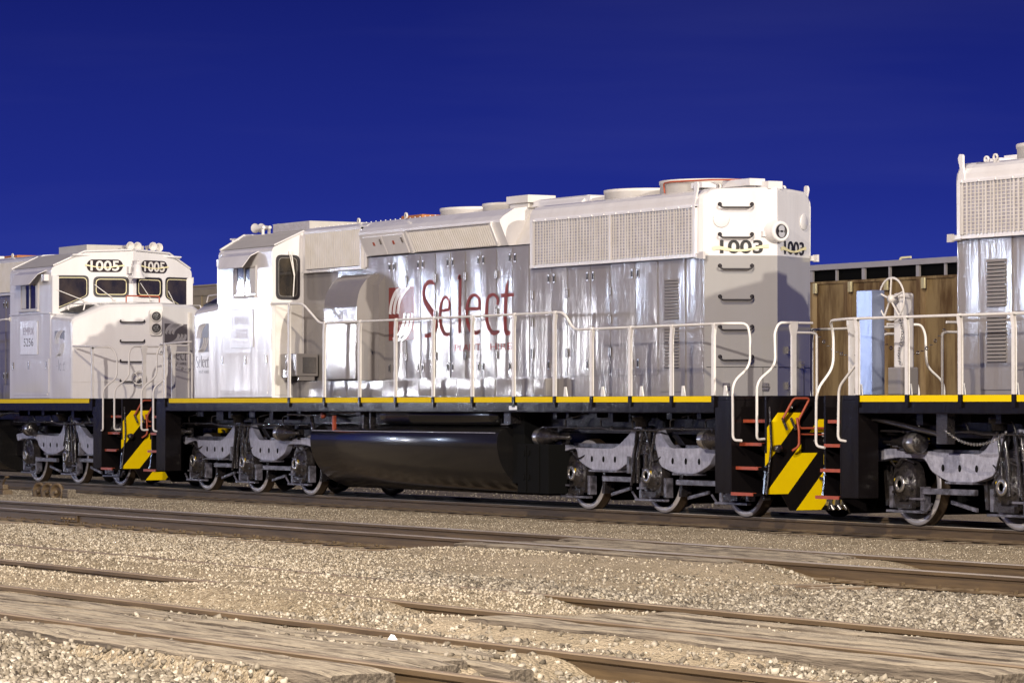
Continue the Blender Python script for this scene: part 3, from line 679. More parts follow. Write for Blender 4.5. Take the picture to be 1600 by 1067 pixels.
    cp = sym([(-1.5,Z0+.003),(-1.5,4.15),(-1.485,4.20),(-1.44,4.235),(-.90,4.50),(-.80,4.53),(0,4.545)])
    def fx(y): return CX0-.54*(1-abs(y)/1.5)
    m = MB(); rings = [[(fx(y), y, z) for y, z in cp], [(CX1, y, z) for y, z in cp]]
    N = len(cp); m.loft(rings, False); m.add(rings[1], [tuple(range(N))])
    h = N//2+1; mid_b = (fx(0), 0, Z0+.003)
    m.add(rings[0][:h]+[mid_b], [tuple(range(h+1))]); m.add(rings[0][h-1:]+[mid_b], [tuple(range(N-h+2))])
    cab = m.build('cab', M['white'], R, bevel=.012)
    # roof sheets (weathered grey) lying on the cab
    m = MB()
    for s in (-1, 1):
        m.add([(CX0-.02, s*1.44, 4.24), (CX1-.02, s*1.44, 4.24), (CX1-.02, s*.90, 4.505), (fx(.9)+.03, s*.90, 4.505)], [(0,1,2,3)])
        m.add([(CX0-.02, s*1.44, 4.246), (CX1-.02, s*1.44, 4.246), (CX1-.02, s*.90, 4.511), (fx(.9)+.03, s*.90, 4.511)], [(0,1,2,3)])
    m.build('roof_sheet', M['roof_grey'], cab)
    m = MB()
    for s in (-1, 1):
        ribs = [(CX0, 1.46), (CX0-.19, .90), (fx(.12), .12)]
        m.tube([(CX0-.01, s*1.46, 4.25), (fx(.9)-.02, s*.9, 4.53), (fx(.05)-.02, s*.05, 4.565)], .022, 6)
        m.tube([(CX1+.01, s*1.47, 4.25), (CX1+.01, s*.9, 4.51)], .016, 6)
    m.build('rain_gutter', M['white'], cab)
    for s in (-1, 1):   # raised visor over the front corners
        m = MB(); m.prism([(0,0),(.62,.0),(.62,.05),(0,.02)], (CX0-.16, s*1.16, 4.42), Vector((0,-s*.9,.0)), (0,0,1), (-.10,0,.03)); m.build('corner_visor', M['white'], cab)
    FN = facet((CX0,1.5), (CX0-.54,0)); FF = facet((CX0-.54,0), (CX0,-1.5))
    def window(F, poly, name='cab_window', wiper=None):
        g = MB(); outer = rpoly(poly, .10, 4); inner = offset(outer, .035)
        ring_frame(g, outer, inner, at(F,0,0,.001), F[1], (0,0,1), F[2]*.018); fr = g.build(name, M['rubber'], cab)
        g = MB(); g.prism(offset(outer, .02), at(F,0,0,.002), F[1], (0,0,1), F[2]*.006); g.build('pane', M['glass'], fr)
        g = MB(); ring_frame(g, offset(outer, .045), offset(outer, .058), at(F,0,0,.008), F[1], (0,0,1), F[2]*.004); g.build('pane_trim', M['cream' if name == 'cab_window' else 'chrome'], fr)
        if wiper:
            g = MB(); g.tube([at(F,wiper[0],wiper[1],.03), at(F,wiper[2],wiper[3],.035)], .009, 6); g.obox(at(F,wiper[0],wiper[1],.03), F[1]*.03, F[2]*.02, (0,0,.02)); g.build('wiper', M['rail_white'], fr)
        return fr
    L = FN[1] and 1.594
    W1 = [(.05,3.36),(.60,3.60),(.73,3.66),(.73,4.06),(.05,4.06)]; W2 = [(.82,3.64),(1.51,3.64),(1.51,4.04),(.82,4.04)]
    window(FN, W1, wiper=(.66,3.56,.10,3.78)); window(FN, W2, wiper=(1.22,3.60,.84,3.88))
    mir = lambda W: [(1.594-a, z) for a, z in reversed(W)]
    window(FF, mir(W2), wiper=(.46,3.6,.16,3.92)); window(FF, mir(W1), wiper=(1.12,3.5,.92,3.78))
    for F, x0 in ((FN,.69),(FF,.21)):
        g = MB(); g.prism(rrect(.70,.245,.115,6,x0+.35,4.25), at(F,0,0,.001), F[1], (0,0,1), F[2]*.012); nb = g.build('number_board', M['glass'], cab)
        g = MB(); text(g, number, at(F, x0+.07, 4.150), F[1], (0,0,1), F[2]*.016, .56, .20, .022); g.build('board_number', M['flat_white'], nb)
        g = MB(); ribbon(g, [(x0-.03,4.265,.03),(x0+.2,4.225,.018),(x0+.42,4.22,.018),(x0+.73,4.26,.028)], at(F,0,0,.018), F[1], (0,0,1), F[2]*.002); g.build('board_streak', M['cream'], nb)
    # bell and horns, front gear
    g = MB(); g.lathe([(.001,.0),(.05,-.0),(.075,-.03),(.085,-.14),(.11,-.22),(.15,-.27),(.155,-.29),(.13,-.285),(.001,-.2)], (fx(0)-.20,0,4.29), (0,0,1), 24)
    g.box(fx(0)-.24, fx(0)-.16, -.03, .03, 4.27, 4.34); g.box(fx(0)-.24, fx(0)+.06, -.02, .02, 4.33, 4.36); g.box(fx(0)-.06, fx(0)+.02, .04, .12, 4.10, 4.24)
    g.build('bell', M['white'], cab)
    for y, x, z in ((-.15,.0,4.66),(-.33,.06,4.66),(-.62,-.04,4.66),(-.80,.08,4.65)):
        g = MB(); X = CX0+.05+x; g.lathe([(.03,.34),(.03,.28),(.04,.16),(.055,.08),(.082,.0),(.088,-.012),(.075,-.005),(.045,.07),(.001,.12)], (X-.1, y, z), (1,0,0), 18); g.box(X+.18, X+.22, y-.02, y+.02, 4.52, z); g.build('air_horn', M['flat_white'], cab)
    g = MB(); g.box(-6.35,-4.92,-.68,.55,4.545,4.70); ac = g.build('air_conditioner', M['roof_grey'], cab, bevel=.01)
    g = MB()
    for k in range(40): g.box(-6.33+k*.036,-6.318+k*.036,-.686,-.68,4.56,4.69)
    g.build('cooling_fin', M['core'], ac)
    g = MB(); g.tube(fillet([(CX0-1.0,.35,3.53),(CX0-1.0,.35,3.65),(CX0-1.0,-.35,3.65),(CX0-1.0,-.35,3.53)], .03), .014, 6); g.build('nose_grab', M['orange'], cab)
    # cab sides
    for s in (-1, 1):
        u = uu[s]; n = un[s]
        def sp(x, z, d=0): return Vector((x, s*(1.5+d), z))
        SF = (Vector((0, s*1.5, 0)), Vector(u), Vector(n)); q = 1 if s == -1 else -1
        def rx(a, b): return (a, b) if s == -1 else (-b, -a)
        a, b = rx(-6.20, -5.30)
        g = MB(); ring_frame(g, [(b,3.40),(b,3.93),(a,3.93),(a,3.40)], [(b-.03,3.43),(b-.03,3.90),(a+.03,3.90),(a+.03,3.43)], SF[0], SF[1], (0,0,1), SF[2]*.02)
        g.box(-6.24,-5.26, s*1.5, s*1.56, 3.375, 3.40); g.box(-5.78,-5.74, s*1.505, s*1.518, 3.43, 3.90)
        sw = g.build('side_window', M['car_rim'], cab)
        g = MB(); g.box(-6.18,-5.32, s*1.5, s*1.506, 3.42, 3.91); g.build('pane', M['glass'], sw)
        g = MB(); g.box(-5.55,-5.34, s*1.506, s*1.512, 3.44, 3.89); g.box(-6.16,-6.06, s*1.506, s*1.512, 3.44, 3.89); g.build('sliding_sash', M['car_rim'], sw)
        g = MB(); g.loft([[(-6.60, s*1.50, 4.17),(-5.22, s*1.50, 4.17),(-5.22, s*1.50, 4.155),(-6.60, s*1.50, 4.155)],[(-6.50, s*1.64, 4.10),(-5.24, s*1.64, 4.10),(-5.24, s*1.64, 4.085),(-6.50, s*1.64, 4.085)],[(-6.30, s*1.76, 3.89),(-5.36, s*1.76, 3.89),(-5.36, s*1.74, 3.89),(-6.30, s*1.74, 3.89)]], True); g.build('sun_awning', M['white'], cab)
        g = MB(); g.box(-6.90,-6.84, s*1.36, s*1.5, 3.30, 4.05); g.box(-6.72,-6.55, s*1.50, s*1.60, 3.95, 4.08); g.build('mirror', M['white'], cab, bevel=.01)
        g = MB(); g.box(-6.80,-4.72, s*1.5, s*1.506, 2.455, 2.475); g.box(-6.80,-4.72, s*1.5, s*1.53, 3.318, 3.335); g.box(-6.66,-4.86, s*1.5, s*1.515, 1.73, 1.76); g.build('panel_bead', M['white'], cab)
        g = MB(); wavy_panel(g, -6.74, -4.84, 1.78, 2.44, s*1.5, s, rng, th=.008, nx=14, nz=6); g.build('battery_door', M['white'], cab)
        g = MB(); wavy_panel(g, -6.80, -4.73, 2.49, 3.30, s*1.5, s, rng, th=.004, nx=14, nz=6); g.build('side_panel', M['white'], cab)
        g = MB()
        for x in (-6.66,-5.75,-4.92): g.box(x, x+.05, s*1.508, s*1.52, 2.24, 2.38)
        g.build('door_latch', M['chrome'], cab)
        if s == vis:
            x0 = -6.28 if mid else -6.18
            a, b = rx(x0, x0+.88)
            g = MB(); g.prism([(a,2.50+.03),(b,2.53),(b,3.18),(a,3.18)], SF[0]+SF[2]*.013, SF[1], (0,0,1), SF[2]*.008)
            for zz in (2.53, 3.16): g.prism([(a,zz),(b,zz),(b,zz+.03),(a,zz+.03)], SF[0]+SF[2]*.021, SF[1], (0,0,1), SF[2]*.004)
            pl = g.build('placard', M['placard'], cab)
            g = MB(); text(g, placard[0], SF[0]+SF[1]*(a+.16)+Vector((0,0,2.92)), SF[1], (0,0,1), SF[2]*.024, .54, .14); g.build('placard_letters', M['ghost' if mid else 'faint'], pl)
            g = MB(); text(g, placard[1], SF[0]+SF[1]*(a+.18)+Vector((0,0,2.69)), SF[1], (0,0,1), SF[2]*.024, .50, .16, .006); g.build('placard_number', M['ghost' if mid else 'decal'], pl)
    # cab rear wall window (on the hood side, beyond the hood width)
    for s in (-1, 1):
        BW = ((CX1, 0, 0)); F = (Vector((CX1, 0, 0)), Vector((0,1,0)), Vector((1,0,0)))
        a, b = sorted((s*1.43, s*.98))
        window(F, [(a,3.33),(b,3.33),(b,4.09),(a,4.09)], 'rear_window')
        g = MB(); g.tube([(CX1+.035, s*1.15, 4.12), (CX1+.05, s*1.10, 3.75), (CX1+.045, s*1.12, 3.38)], .012, 6); g.tube([(CX1+.04, s*1.19, 4.12), (CX1+.055, s*1.10, 3.70)], .008, 6); g.box(CX1+.0, CX1+.05, s*1.14, s*1.20, 4.09, 4.15); g.build('rear_wiper', M['rail_white'], cab)
        g = MB(); g.box(CX1, CX1+.012, s*.93, s*1.44, 1.70, 3.26); g.build('rear_door', M['flat_white'], cab, bevel=.005)
    # ---- nose
    def nxf(y, t=1): return -7.87-.90*t*(1-abs(y)/1.5)
    np_ = sym([(-1.5,Z0+.004),(-1.5,3.14),(-1.485,3.19),(-1.44,3.23),(-.97,3.455),(-.90,3.48),(0,3.50)])
    m = MB(); r0 = [(nxf(y)+.0, y*.99, z if z < 3.1 else z-.07) for y, z in np_]; r1 = [(nxf(y)+.05, y, z if z < 3.1 else z-.02) for y, z in np_]; r2_ = [(nxf(y)+.14, y, z) for y, z in np_]; r3 = [(CX0+.05-.54*(1-abs(y)/1.5), y*.998, z+.06) if z > 3.1 else (CX0+.05-.54*(1-abs(y)/1.5), y*.998, z) for y, z in np_]
    m.loft([r0, r1, r2_, r3], False); N = len(np_); h = N//2+1; mb_ = (nxf(0), 0, Z0+.004)
    m.add(r0[:h]+[mb_], [tuple(range(h+1))]); m.add(r0[h-1:]+[mb_], [tuple(range(N-h+2))])
    nose = m.build('nose', M['white'], R)
    NN = facet((-7.87,1.5), (-8.77,0)); NF = facet((-8.77,0), (-7.87,-1.5))
    g = MB(); g.prism(rpoly([(1.50,2.86),(1.745,2.86),(1.745,3.37),(1.50,3.37)], .06, 3), at(NN,0,0,.0), NN[1], (0,0,1), NN[2]*.05); hp = g.build('headlight_plate', M['flat_white'], nose, bevel=.01)
    for z in (3.235, 3.005):
        g = MB(); c = at(NN,1.63,z,.04); fw = (NN[2]*.7+Vector((-1,0,0))*.3).normalized(); g.lathe([(.11,0),(.11,.04),(.10,.05),(.085,.05),(.08,.03),(.078,.02)], c, fw, 24); h1 = g.build('headlight', M['flat_white'], nose)
        g = MB(); g.lathe([(.001,.008),(.04,.012),(.078,.03)], c, fw, 20); g.build('lens', M['lens'], h1)
        g = MB(); g.lathe([(.079,.03),(.086,.052),(.07,.052),(.066,.03)], c, fw, 20); g.build('lens_ring', M['rubber'], h1)
    for z in (3.13, 2.75, 2.37, 1.99):
        g = MB(); g.tube(fillet([at(NN,.94,z+.03,0), at(NN,.94,z,.07), at(NN,.98,z-.01,.075), at(NN,1.36,z-.01,.075), at(NN,1.40,z,.07), at(NN,1.40,z+.03,0)], .03, 3), .015, 8); g.build('grab_iron', M['rubber'], nose)
    logo(nose, M['decal'], M['flat_white'], at(NF,.06,2.70,.001), NF[1], NF[2], .76, .40)
    select_word(nose, M['decal'], at(NF,.08,2.41,.001), NF[1], NF[2], .74, .19)
    g = MB(); text(g, 'PLANT HIRE', at(NF,.2,2.31), NF[1], (0,0,1), NF[2]*.004, .60, .05); g.build('small_lettering', M['decal'], nose)
    g = MB(); g.obox(at(NF,.90,2.5,.012), NF[1]*.03, NF[2]*.012, (0,0,.83)); g.obox(at(NF,.97,2.5,.006), NF[1]*.004, NF[2]*.008, (0,0,.83)); g.obox(at(NN,.87,1.98,.001), NN[1]*.86, NN[2]*.003, (0,0,.004)); g.build('nose_seam', M['flat_white'], nose)
    # brake wheel on the nose
    g = MB(); c = at(NN,1.30,2.05,.12); g.lathe([(.12,-.012),(.14,0),(.12,.012),(.105,0)], c, NN[2], 24, close=True)
    for k in range(3): a = k*2*PI/3; g.tube([c, c+NN[1]*.12*math.cos(a)+Vector((0,0,.12*math.sin(a)))], .012, 6)
    g.cyl(c, c-NN[2]*.12, .03, 8); g.build('brake_wheel', M['rail_white'], nose)
    s = vis; F = (Vector((0, s*1.5, 0)), Vector(uu[s]), Vector(un[s]))
    a = -7.74 if s == -1 else 7.02
    logo(nose, M['decal'], M['flat_white'], F[0]+F[1]*a+F[2]*.001+Vector((0,0,2.47)), F[1], F[2], .50, .50)
    select_word(nose, M['decal'], F[0]+F[1]*a+F[2]*.001+Vector((0,0,2.20)), F[1], F[2], .52, .20)
    g = MB(); text(g, 'PLANT HIRE', F[0]+F[1]*a+Vector((0,0,2.09)), F[1], (0,0,1), F[2]*.004, .52, .055); g.build('small_lettering', M['decal'], nose)
    for s in (-1, 1):
        g = MB(); wavy_panel(g, -7.80, -6.86, 1.70, 3.05, s*1.5, s, rng, th=.0005, nx=10, nz=10); g.build('nose_side_sheet', M['white'], nose)
        g = MB(); g.tube(fillet([(-7.85,s*1.25,3.36),(-7.85,s*1.22,3.48),(-7.1,s*1.22,3.50),(-7.1,s*1.25,3.38)], .03), .014, 6); g.build('grab_iron', M['rail_white'], nose)
        g = MB(); g.obox((-7.30, s*1.17, 3.395), (.50,0,.015), (0,.17,-s*.075), (0,0,.012)); g.build('nose_dark_strip', M['rubber'], nose)  # dark strip along the nose chamfer
    # ---- handrails
    for s in (-1, 1):
        Y = s*1.55
        alt = number == '1004' and s == vis
        tail = [(9.2,Y,2.63),(9.78,s*1.42,2.62),(9.90,s*1.28,2.46),(9.90,s*1.28,2.02),(9.90,Y,1.72),(9.91,Y,1.0),(9.76,Y-s*.03,.98)] if alt else [(9.30,Y,2.63),(9.44,s*1.30,2.63),(9.46,s*1.27,2.45),(9.46,s*1.27,2.05),(9.45,Y,1.84),(9.46,Y,1.06),(9.62,Y-s*.03,1.055)]
        if alt:
            g = MB(); g.tube(fillet([(9.01,Y,2.06),(9.40,Y,1.76),(9.42,Y,1.08),(9.26,Y-s*.03,1.07)], .1), .0185, 8); g.build('corner_handrail', M['rail_white'], R)
        g = MB(); g.tube(fillet([(-4.66,s*1.50,3.25),(-4.60,Y,3.25),(-3.42,Y,3.22),(-2.80,Y,2.88),(5.05,Y,2.88),(5.32,Y,2.62)]+tail, .14), .0185, 8)
        g.lathe([(.001,.0),(.05,.0),(.05,.01)], (-4.72, s*1.49, 3.25), (1,0,0), 12); hr = g.build('handrail', M['rail_white'], R)
        g = MB(); g.tube(fillet([(-7.95,s*1.50,2.66),(-8.1,Y,2.66),(-9.25,Y,2.63),(-9.42,s*1.34,2.63),(-9.5,s*1.27,2.45),(-9.5,s*1.27,2.05),(-9.5,Y,1.84),(-9.5,Y,1.06),(-9.36,Y-s*.03,1.055)], .10), .0185, 8); g.build('handrail', M['rail_white'], R)
        for x in posts+[-8.99]:
            zt = 3.22 if -3.99 < x < -3.8 else (2.88 if abs(x) < 5.2 else 2.62)
            g = MB()
            g.loft([[(x-.030,Y-.018,1.66),(x+.030,Y-.018,1.66),(x+.030,Y+.018,1.66),(x-.030,Y+.018,1.66)],[(x-.030,Y-.018,zt-.16),(x+.030,Y-.018,zt-.16),(x+.030,Y+.018,zt-.16),(x-.030,Y+.018,zt-.16)],[(x-.012,Y-.02,zt-.05),(x+.05,Y-.02,zt-.05),(x+.05,Y+.02,zt-.05),(x-.012,Y+.02,zt-.05)],[(x-.012,Y-.024,zt+.0),(x+.05,Y-.024,zt+.0),(x+.05,Y+.024,zt+.0),(x-.012,Y+.024,zt+.0)]])
            g.lathe([(.027,0),(.027,.06)], (x-.012, Y, zt), (1,0,0), 10); st = g.build('stanchion', M['rail_white'], R)
            g = MB(); g.box(x-.038, x+.038, Y-.018, Y+.018, 1.50, 1.659); g.build('stanchion_foot', M['black'], st, bevel=.006)
            if x > 4: g = MB(); g.prism([(0,0),(.10,0),(.06,.14),(.02,.14)], (x+.05, Y-s*.12, 1.657), (1,0,0), (0,0,1), (0,.02,0)); g.build('gusset', M['rail_white'], st)
    for e in (-1, 1):
        X = e*9.99
        for s in (-1, 1):
            g = MB()
            if not (number == '1004' and s == vis and e == 1): g.tube(fillet([(X+e*.03,s*1.42,1.08),(X+e*.04,s*1.55,1.07),(X+e*.04,s*1.55,1.84),(X+e*.04,s*1.25,2.06),(X+e*.02,s*1.25,2.50),(X+e*.02,s*1.18,2.63),(X,s*.93,2.63),(X,s*.62,2.63)], .12), .0185, 8)
            else: g.tube([(X,s*.96,2.63),(X,s*.62,2.63)], .0185, 8)
            g.build('corner_handrail', M['rail_white'], R)
            g = MB(); g.loft([[(X-.02,s*.93-.035,1.66),(X+.02,s*.93-.035,1.66),(X+.02,s*.93+.035,1.66),(X-.02,s*.93+.035,1.66)],[(X-.02,s*.93-.035,2.46),(X+.02,s*.93-.035,2.46),(X+.02,s*.93+.035,2.46),(X-.02,s*.93+.035,2.46)],[(X-.022,s*.93-.06,2.58),(X+.022,s*.93-.06,2.58),(X+.022,s*.93+.06,2.58),(X-.022,s*.93+.06,2.58)],[(X-.022,s*.93-.06,2.65),(X+.022,s*.93-.06,2.65),(X+.022,s*.93+.06,2.65),(X-.022,s*.93+.06,2.65)]]); g.build('end_stanchion', M['rail_white'], R)
            g = MB(); g.tube(fillet([(X,s*.55,1.66),(X,s*.55,2.48),(X,s*.62,2.5),(X,s*.9,2.5)], .06), .018, 8); g.build('gate_rail', M['rail_white'], R)
            # steps
            for k, (z, ya, yb) in enumerate(((.355,1.26,1.54),(.70,1.20,1.46),(1.02,1.14,1.40),(1.33,1.08,1.34))):
                g = MB(); g.box(e*9.40, e*9.94, s*ya, s*yb, z-.035, z); sg = g.build('step', M['black'], R)
                g = MB(); g.box(e*9.41, e*9.93, s*(yb+.001), s*(yb+.012), z-.034, z+.008); g.box(e*9.41, e*9.93, s*(yb-.05), s*(yb+.001), z+.001, z+.008); g.build('step_nosing', M['orange'], sg)
            g = MB(); g.box(e*9.42, e*9.93, s*.985, s*.995, 1.62, 1.655); g.build('deck_nosing', M['orange'], R)
            g = MB(); g.box(e*9.40, e*9.94, s*.99, s*1.02, .36, 1.59); g.build('step_well', M['black'], R)
        chn = MB()
        for k in range(17):
            t = k/16; y = -.58+1.16*t; z = 2.52-.32*(1-(2*t-1)**2); dz = .32*2*(2*t-1)*.07
            up_ = (0,0,1) if k % 2 else (1,0,0)
            chn.lathe([(.018,-.005),(.027,0),(.018,.005),(.012,0)], (X, y, z), up_, 10, close=True)
        chn.build('safety_chain', M['chrome'], R)
        # pilot
        Fp = facet((X,-1.37*e), (X,1.37*e))
        g = MB(); Wd = 2.96
        outl = [(0,.33),(.26,.33),(.40,.12),(2.56,.12),(2.70,.33),(2.96,.33),(2.96,1.655),(1.86,1.655),(1.86,1.05),(1.10,1.05),(1.10,1.655),(0,1.655)]
        g.prism([(-.04,.34),(.26,.33),(.40,.12),(2.34,.12),(2.48,.33),(2.78,.34),(2.74,.72),(0,.72)], at(Fp,0,0,-.04), Fp[1], (0,0,1), Fp[2]*.04)
        g.prism([(0,.7201),(1.03,.7201),(1.03,1.655),(0,1.655)], at(Fp,0,0,-.04), Fp[1], (0,0,1), Fp[2]*.0395); g.prism([(1.71,.7201),(2.74,.7201),(2.74,1.655),(1.71,1.655)], at(Fp,0,0,-.04), Fp[1], (0,0,1), Fp[2]*.0395)
        g.prism([(1.03,1.2),(1.71,1.2),(1.71,1.655),(1.03,1.655)], at(Fp,0,0,-.04), Fp[1], (0,0,1), Fp[2]*.0390)
        pil = g.build('pilot_plate', M['black'], R)
        def clip(poly, f):
            out = []
            for i in range(len(poly)):
                a, b = poly[i], poly[(i+1) % len(poly)]; fa, fb = f(a), f(b)
                if fa >= 0: out.append(a)
                if (fa >= 0) != (fb >= 0): t = fa/(fa-fb); out.append((a[0]+(b[0]-a[0])*t, a[1]+(b[1]-a[1])*t))
            return out
        g = MB()
        for (u0, u1, z0, z1) in ((-.02,2.74,.345,.89),(.40,2.34,.125,.3445),(.01,.56,.8905,1.43),(.66,1.02,1.17,1.34),(2.2,2.72,.8905,1.42),(1.73,2.2,1.0,1.33)):
            for c1, c0 in ((1.22,.74),(.37,-.05),(-.42,-.88),(-1.16,-1.56),(-1.96,-2.36),(-2.7,-3.1)):
                p_ = [(u0,z0),(u1,z0),(u1,z1),(u0,z1)]
                p_ = clip(p_, lambda q: c1-(q[1]-1.14*q[0])); p_ = clip(p_, lambda q: (q[1]-1.14*q[0])-c0) if len(p_) > 2 else []
                if len(p_) > 2: g.prism(p_, at(Fp,0,0,0), Fp[1], (0,0,1), Fp[2]*.004)
        g.build('warning_stripe', M['yellow'], pil)
        # coupler
        g = MB(); g.box(e*9.6, e*10.40, -.14, .14, .78, 1.02); g.prism(rpoly([(10.40,-.20),(10.62,-.24),(10.66,-.05),(10.56,.02),(10.66,.14),(10.60,.24),(10.40,.18)], .04, 3), (0,0,.70), (e,0,0), (0,1,0), (0,0,.42)); g.build('coupler', M['cast_dark'], R)
        # uncoupling lever, hoses, receptacles
        g = MB(); g.tube(fillet([at(Fp,.22,1.33,.05), at(Fp,.36,1.62,.12), at(Fp,.62,1.62,.12), at(Fp,.48,1.32,.05), at(Fp,.50,1.22,.05), at(Fp,1.15,1.22,.05)], .05), .017, 8); g.build('uncoupling_lever', M['orange'], pil)
        g = MB(); g.tube(fillet([at(Fp,.45,1.36,.06), at(Fp,.46,1.18,.10), at(Fp,.46,.98,.10), at(Fp,.36,.92,.08)], .05), .017, 8); g.tube([at(Fp,.5,1.14,.05), at(Fp,1.1,1.13,.05)], .012, 6); g.tube(fillet([at(Fp,2.4,1.4,.06), at(Fp,2.5,1.36,.10), at(Fp,2.52,.98,.1)], .05), .017, 8); g.build('valve_handle', M['orange'], pil)
        g = MB(); g.tube([at(Fp,.03,1.5,.03), at(Fp,.05,1.0,.04), at(Fp,-.02,.34,.03)], .016, 6)
        for (a, z0, a2) in ((.98,1.06,1.05),(1.12,1.06,1.16),(2.2,1.06,2.14),(2.05,1.06,1.98),(.86,.55,.92)):
            g.tube(fillet([at(Fp,a,z0,.02), at(Fp,a+.01,z0-.02,.10), at(Fp,a2,z0-.45,.17), at(Fp,a2-.02,.22,.14)], .12), .022, 8)
        for a in (.22,.36): g.tube([at(Fp,a,1.36,.05), at(Fp,a+.06,1.20,.08)], .02, 6)
        g.lathe([(.001,0),(.05,0),(.055,.1),(.001,.1)], at(Fp,.14,.95,.0), Fp[2], 10)
        g.build('air_hose', M['cast_dark'], pil)
        g = MB()
        for a, z in ((1.05,.60),(1.16,.68),(2.14,.6),(1.98,.6)): g.cyl(at(Fp,a,z,.165), at(Fp,a,z-.09,.165), .028, 10)
        for a in (.92,1.03,1.14,2.14,1.96): g.obox(at(Fp,a,.24,.14), Fp[1]*.03, Fp[2]*.03, (.0,.01,.05)); g.cyl(at(Fp,a+.02,.2,.14), at(Fp,a+.05,.13,.18), .03, 10)
        for a in (.95,1.10): g.lathe([(.001,.06),(.026,.05),(.03,0)], at(Fp,a,1.05,.0), Fp[2], 10)
        g.lathe([(.001,.03),(.02,.02),(.02,0)], at(Fp,.40,1.5,.0), Fp[2], 8); g.lathe([(.001,.03),(.02,.02),(.02,0)], at(Fp,.78,1.05,.0), Fp[2], 8)
        g.build('hose_coupling', M['chrome'], pil)
        g = MB(); g.obox(at(Fp,1.05,1.13,.005), Fp[1]*.15, Fp[2]*.004, (0,0,.028)); g.build('pilot_plate_tag', M['placard'], pil)
    if mid:
        m = MB()
        select_word(R, M['red'], (-.40,-.918,2.63), (1,0,0), (0,-1,0), 2.90, .90)
        g = MB(); text(g, 'PLANT', (.66,-.918,2.38), (1,0,0), (0,0,1), (0,-.004,0), .82, .105); text(g, 'HIRE', (1.78,-.918,2.38), (1,0,0), (0,0,1), (0,-.004,0), .66, .105); g.build('small_lettering', M['red'], R)
        logo(R, M['emblem'], M['white'], (-1.56,-.918,2.58), (1,0,0), (0,-1,0), .86, .86)
    return R

mid_loco = build_loco('grey and white diesel locomotive 1003 with large red lettering, in the middle of the row', (0,0,0), 0, -1, '1003', ('EMRX', '5102'), True)
left_loco = build_loco('white diesel locomotive 1005 with four-window cab front, cut off by the left edge', (-21.3,0,0), PI, 1, '1005', ('EMRX', '5256'))
right_loco = build_loco('grey diesel locomotive with hand brake on its end porch, cut off by the right edge', (21.3,0,0), PI, 1, '1004', ('EMRX', '5255'))
# hand brake stand on the right engine's porch (local coordinates of that engine, turned half round)
def RL(x, y, z): return (21.3-x, -y, z)
m = MB(); m.box(*sorted((RL(11.38,0,0)[0], RL(11.73,0,0)[0])), .70, .90, 1.66, 3.02); hbx = m.build('brake_stand', M['stand'], right_loco, bevel=.01)
m = MB(); c = Vector(RL(11.95,-.75,2.90)); m.lathe([(.27,-.012),(.29,0),(.27,.012),(.255,0)], c, (0,1,0), 32, close=True)
for k in range(5): a = k*2*PI/5+.3; m.tube([c+Vector((.03,0,0)), c+Vector((.27*math.cos(a),0,.27*math.sin(a)))], .014, 6)
m.lathe([(.001,.05),(.05,.04),(.06,-.06),(.001,-.06)], c, (0,1,0), 14); m.build('hand_brake_wheel', M['rail_white'], right_loco)
m = MB(); m.box(c.x-.09, c.x+.09, .45, .66, 2.0, 2.98); m.build('brake_gearbox', M['white'], right_loco, bevel=.03)
m = MB(); m.box(c.x-.14, c.x+.16, .42, .70, 1.66, 2.02); m.build('brake_base', M['grey'], right_loco, bevel=.02)
m = MB()
for k in range(16): m.lathe([(.014,-.004),(.022,0),(.014,.004),(.01,0)], (c.x-.12-.04*math.sin(k*.4), .70, 2.6-k*.035), (0,1,0) if k % 2 else (1,0,0), 8, close=True)
m.build('brake_chain', M['chrome'], right_loco)
m = MB()
for k in range(40):
    t = k/39; x = 13.95+1.2*t; z = 1.22-.16*(1-(2*t-1)**2)-.02*t
    m.lathe([(.014,-.004),(.024,0),(.014,.004),(.01,0)], (21.3-x, 1.42, z), (0,1,0) if k % 2 else (0,0,1), 8, close=True)
m.build('slack_chain', M['chrome'], right_loco)
m = MB(); m.tube([RL(12.3,-1.3,1.36), RL(13.75,-1.3,1.16)], .035, 10); m.box(21.3-14.0, 21.3-13.78, 1.3, 1.42, 1.05, 1.43); m.build('brace_bar', M['cast_dark'], right_loco)

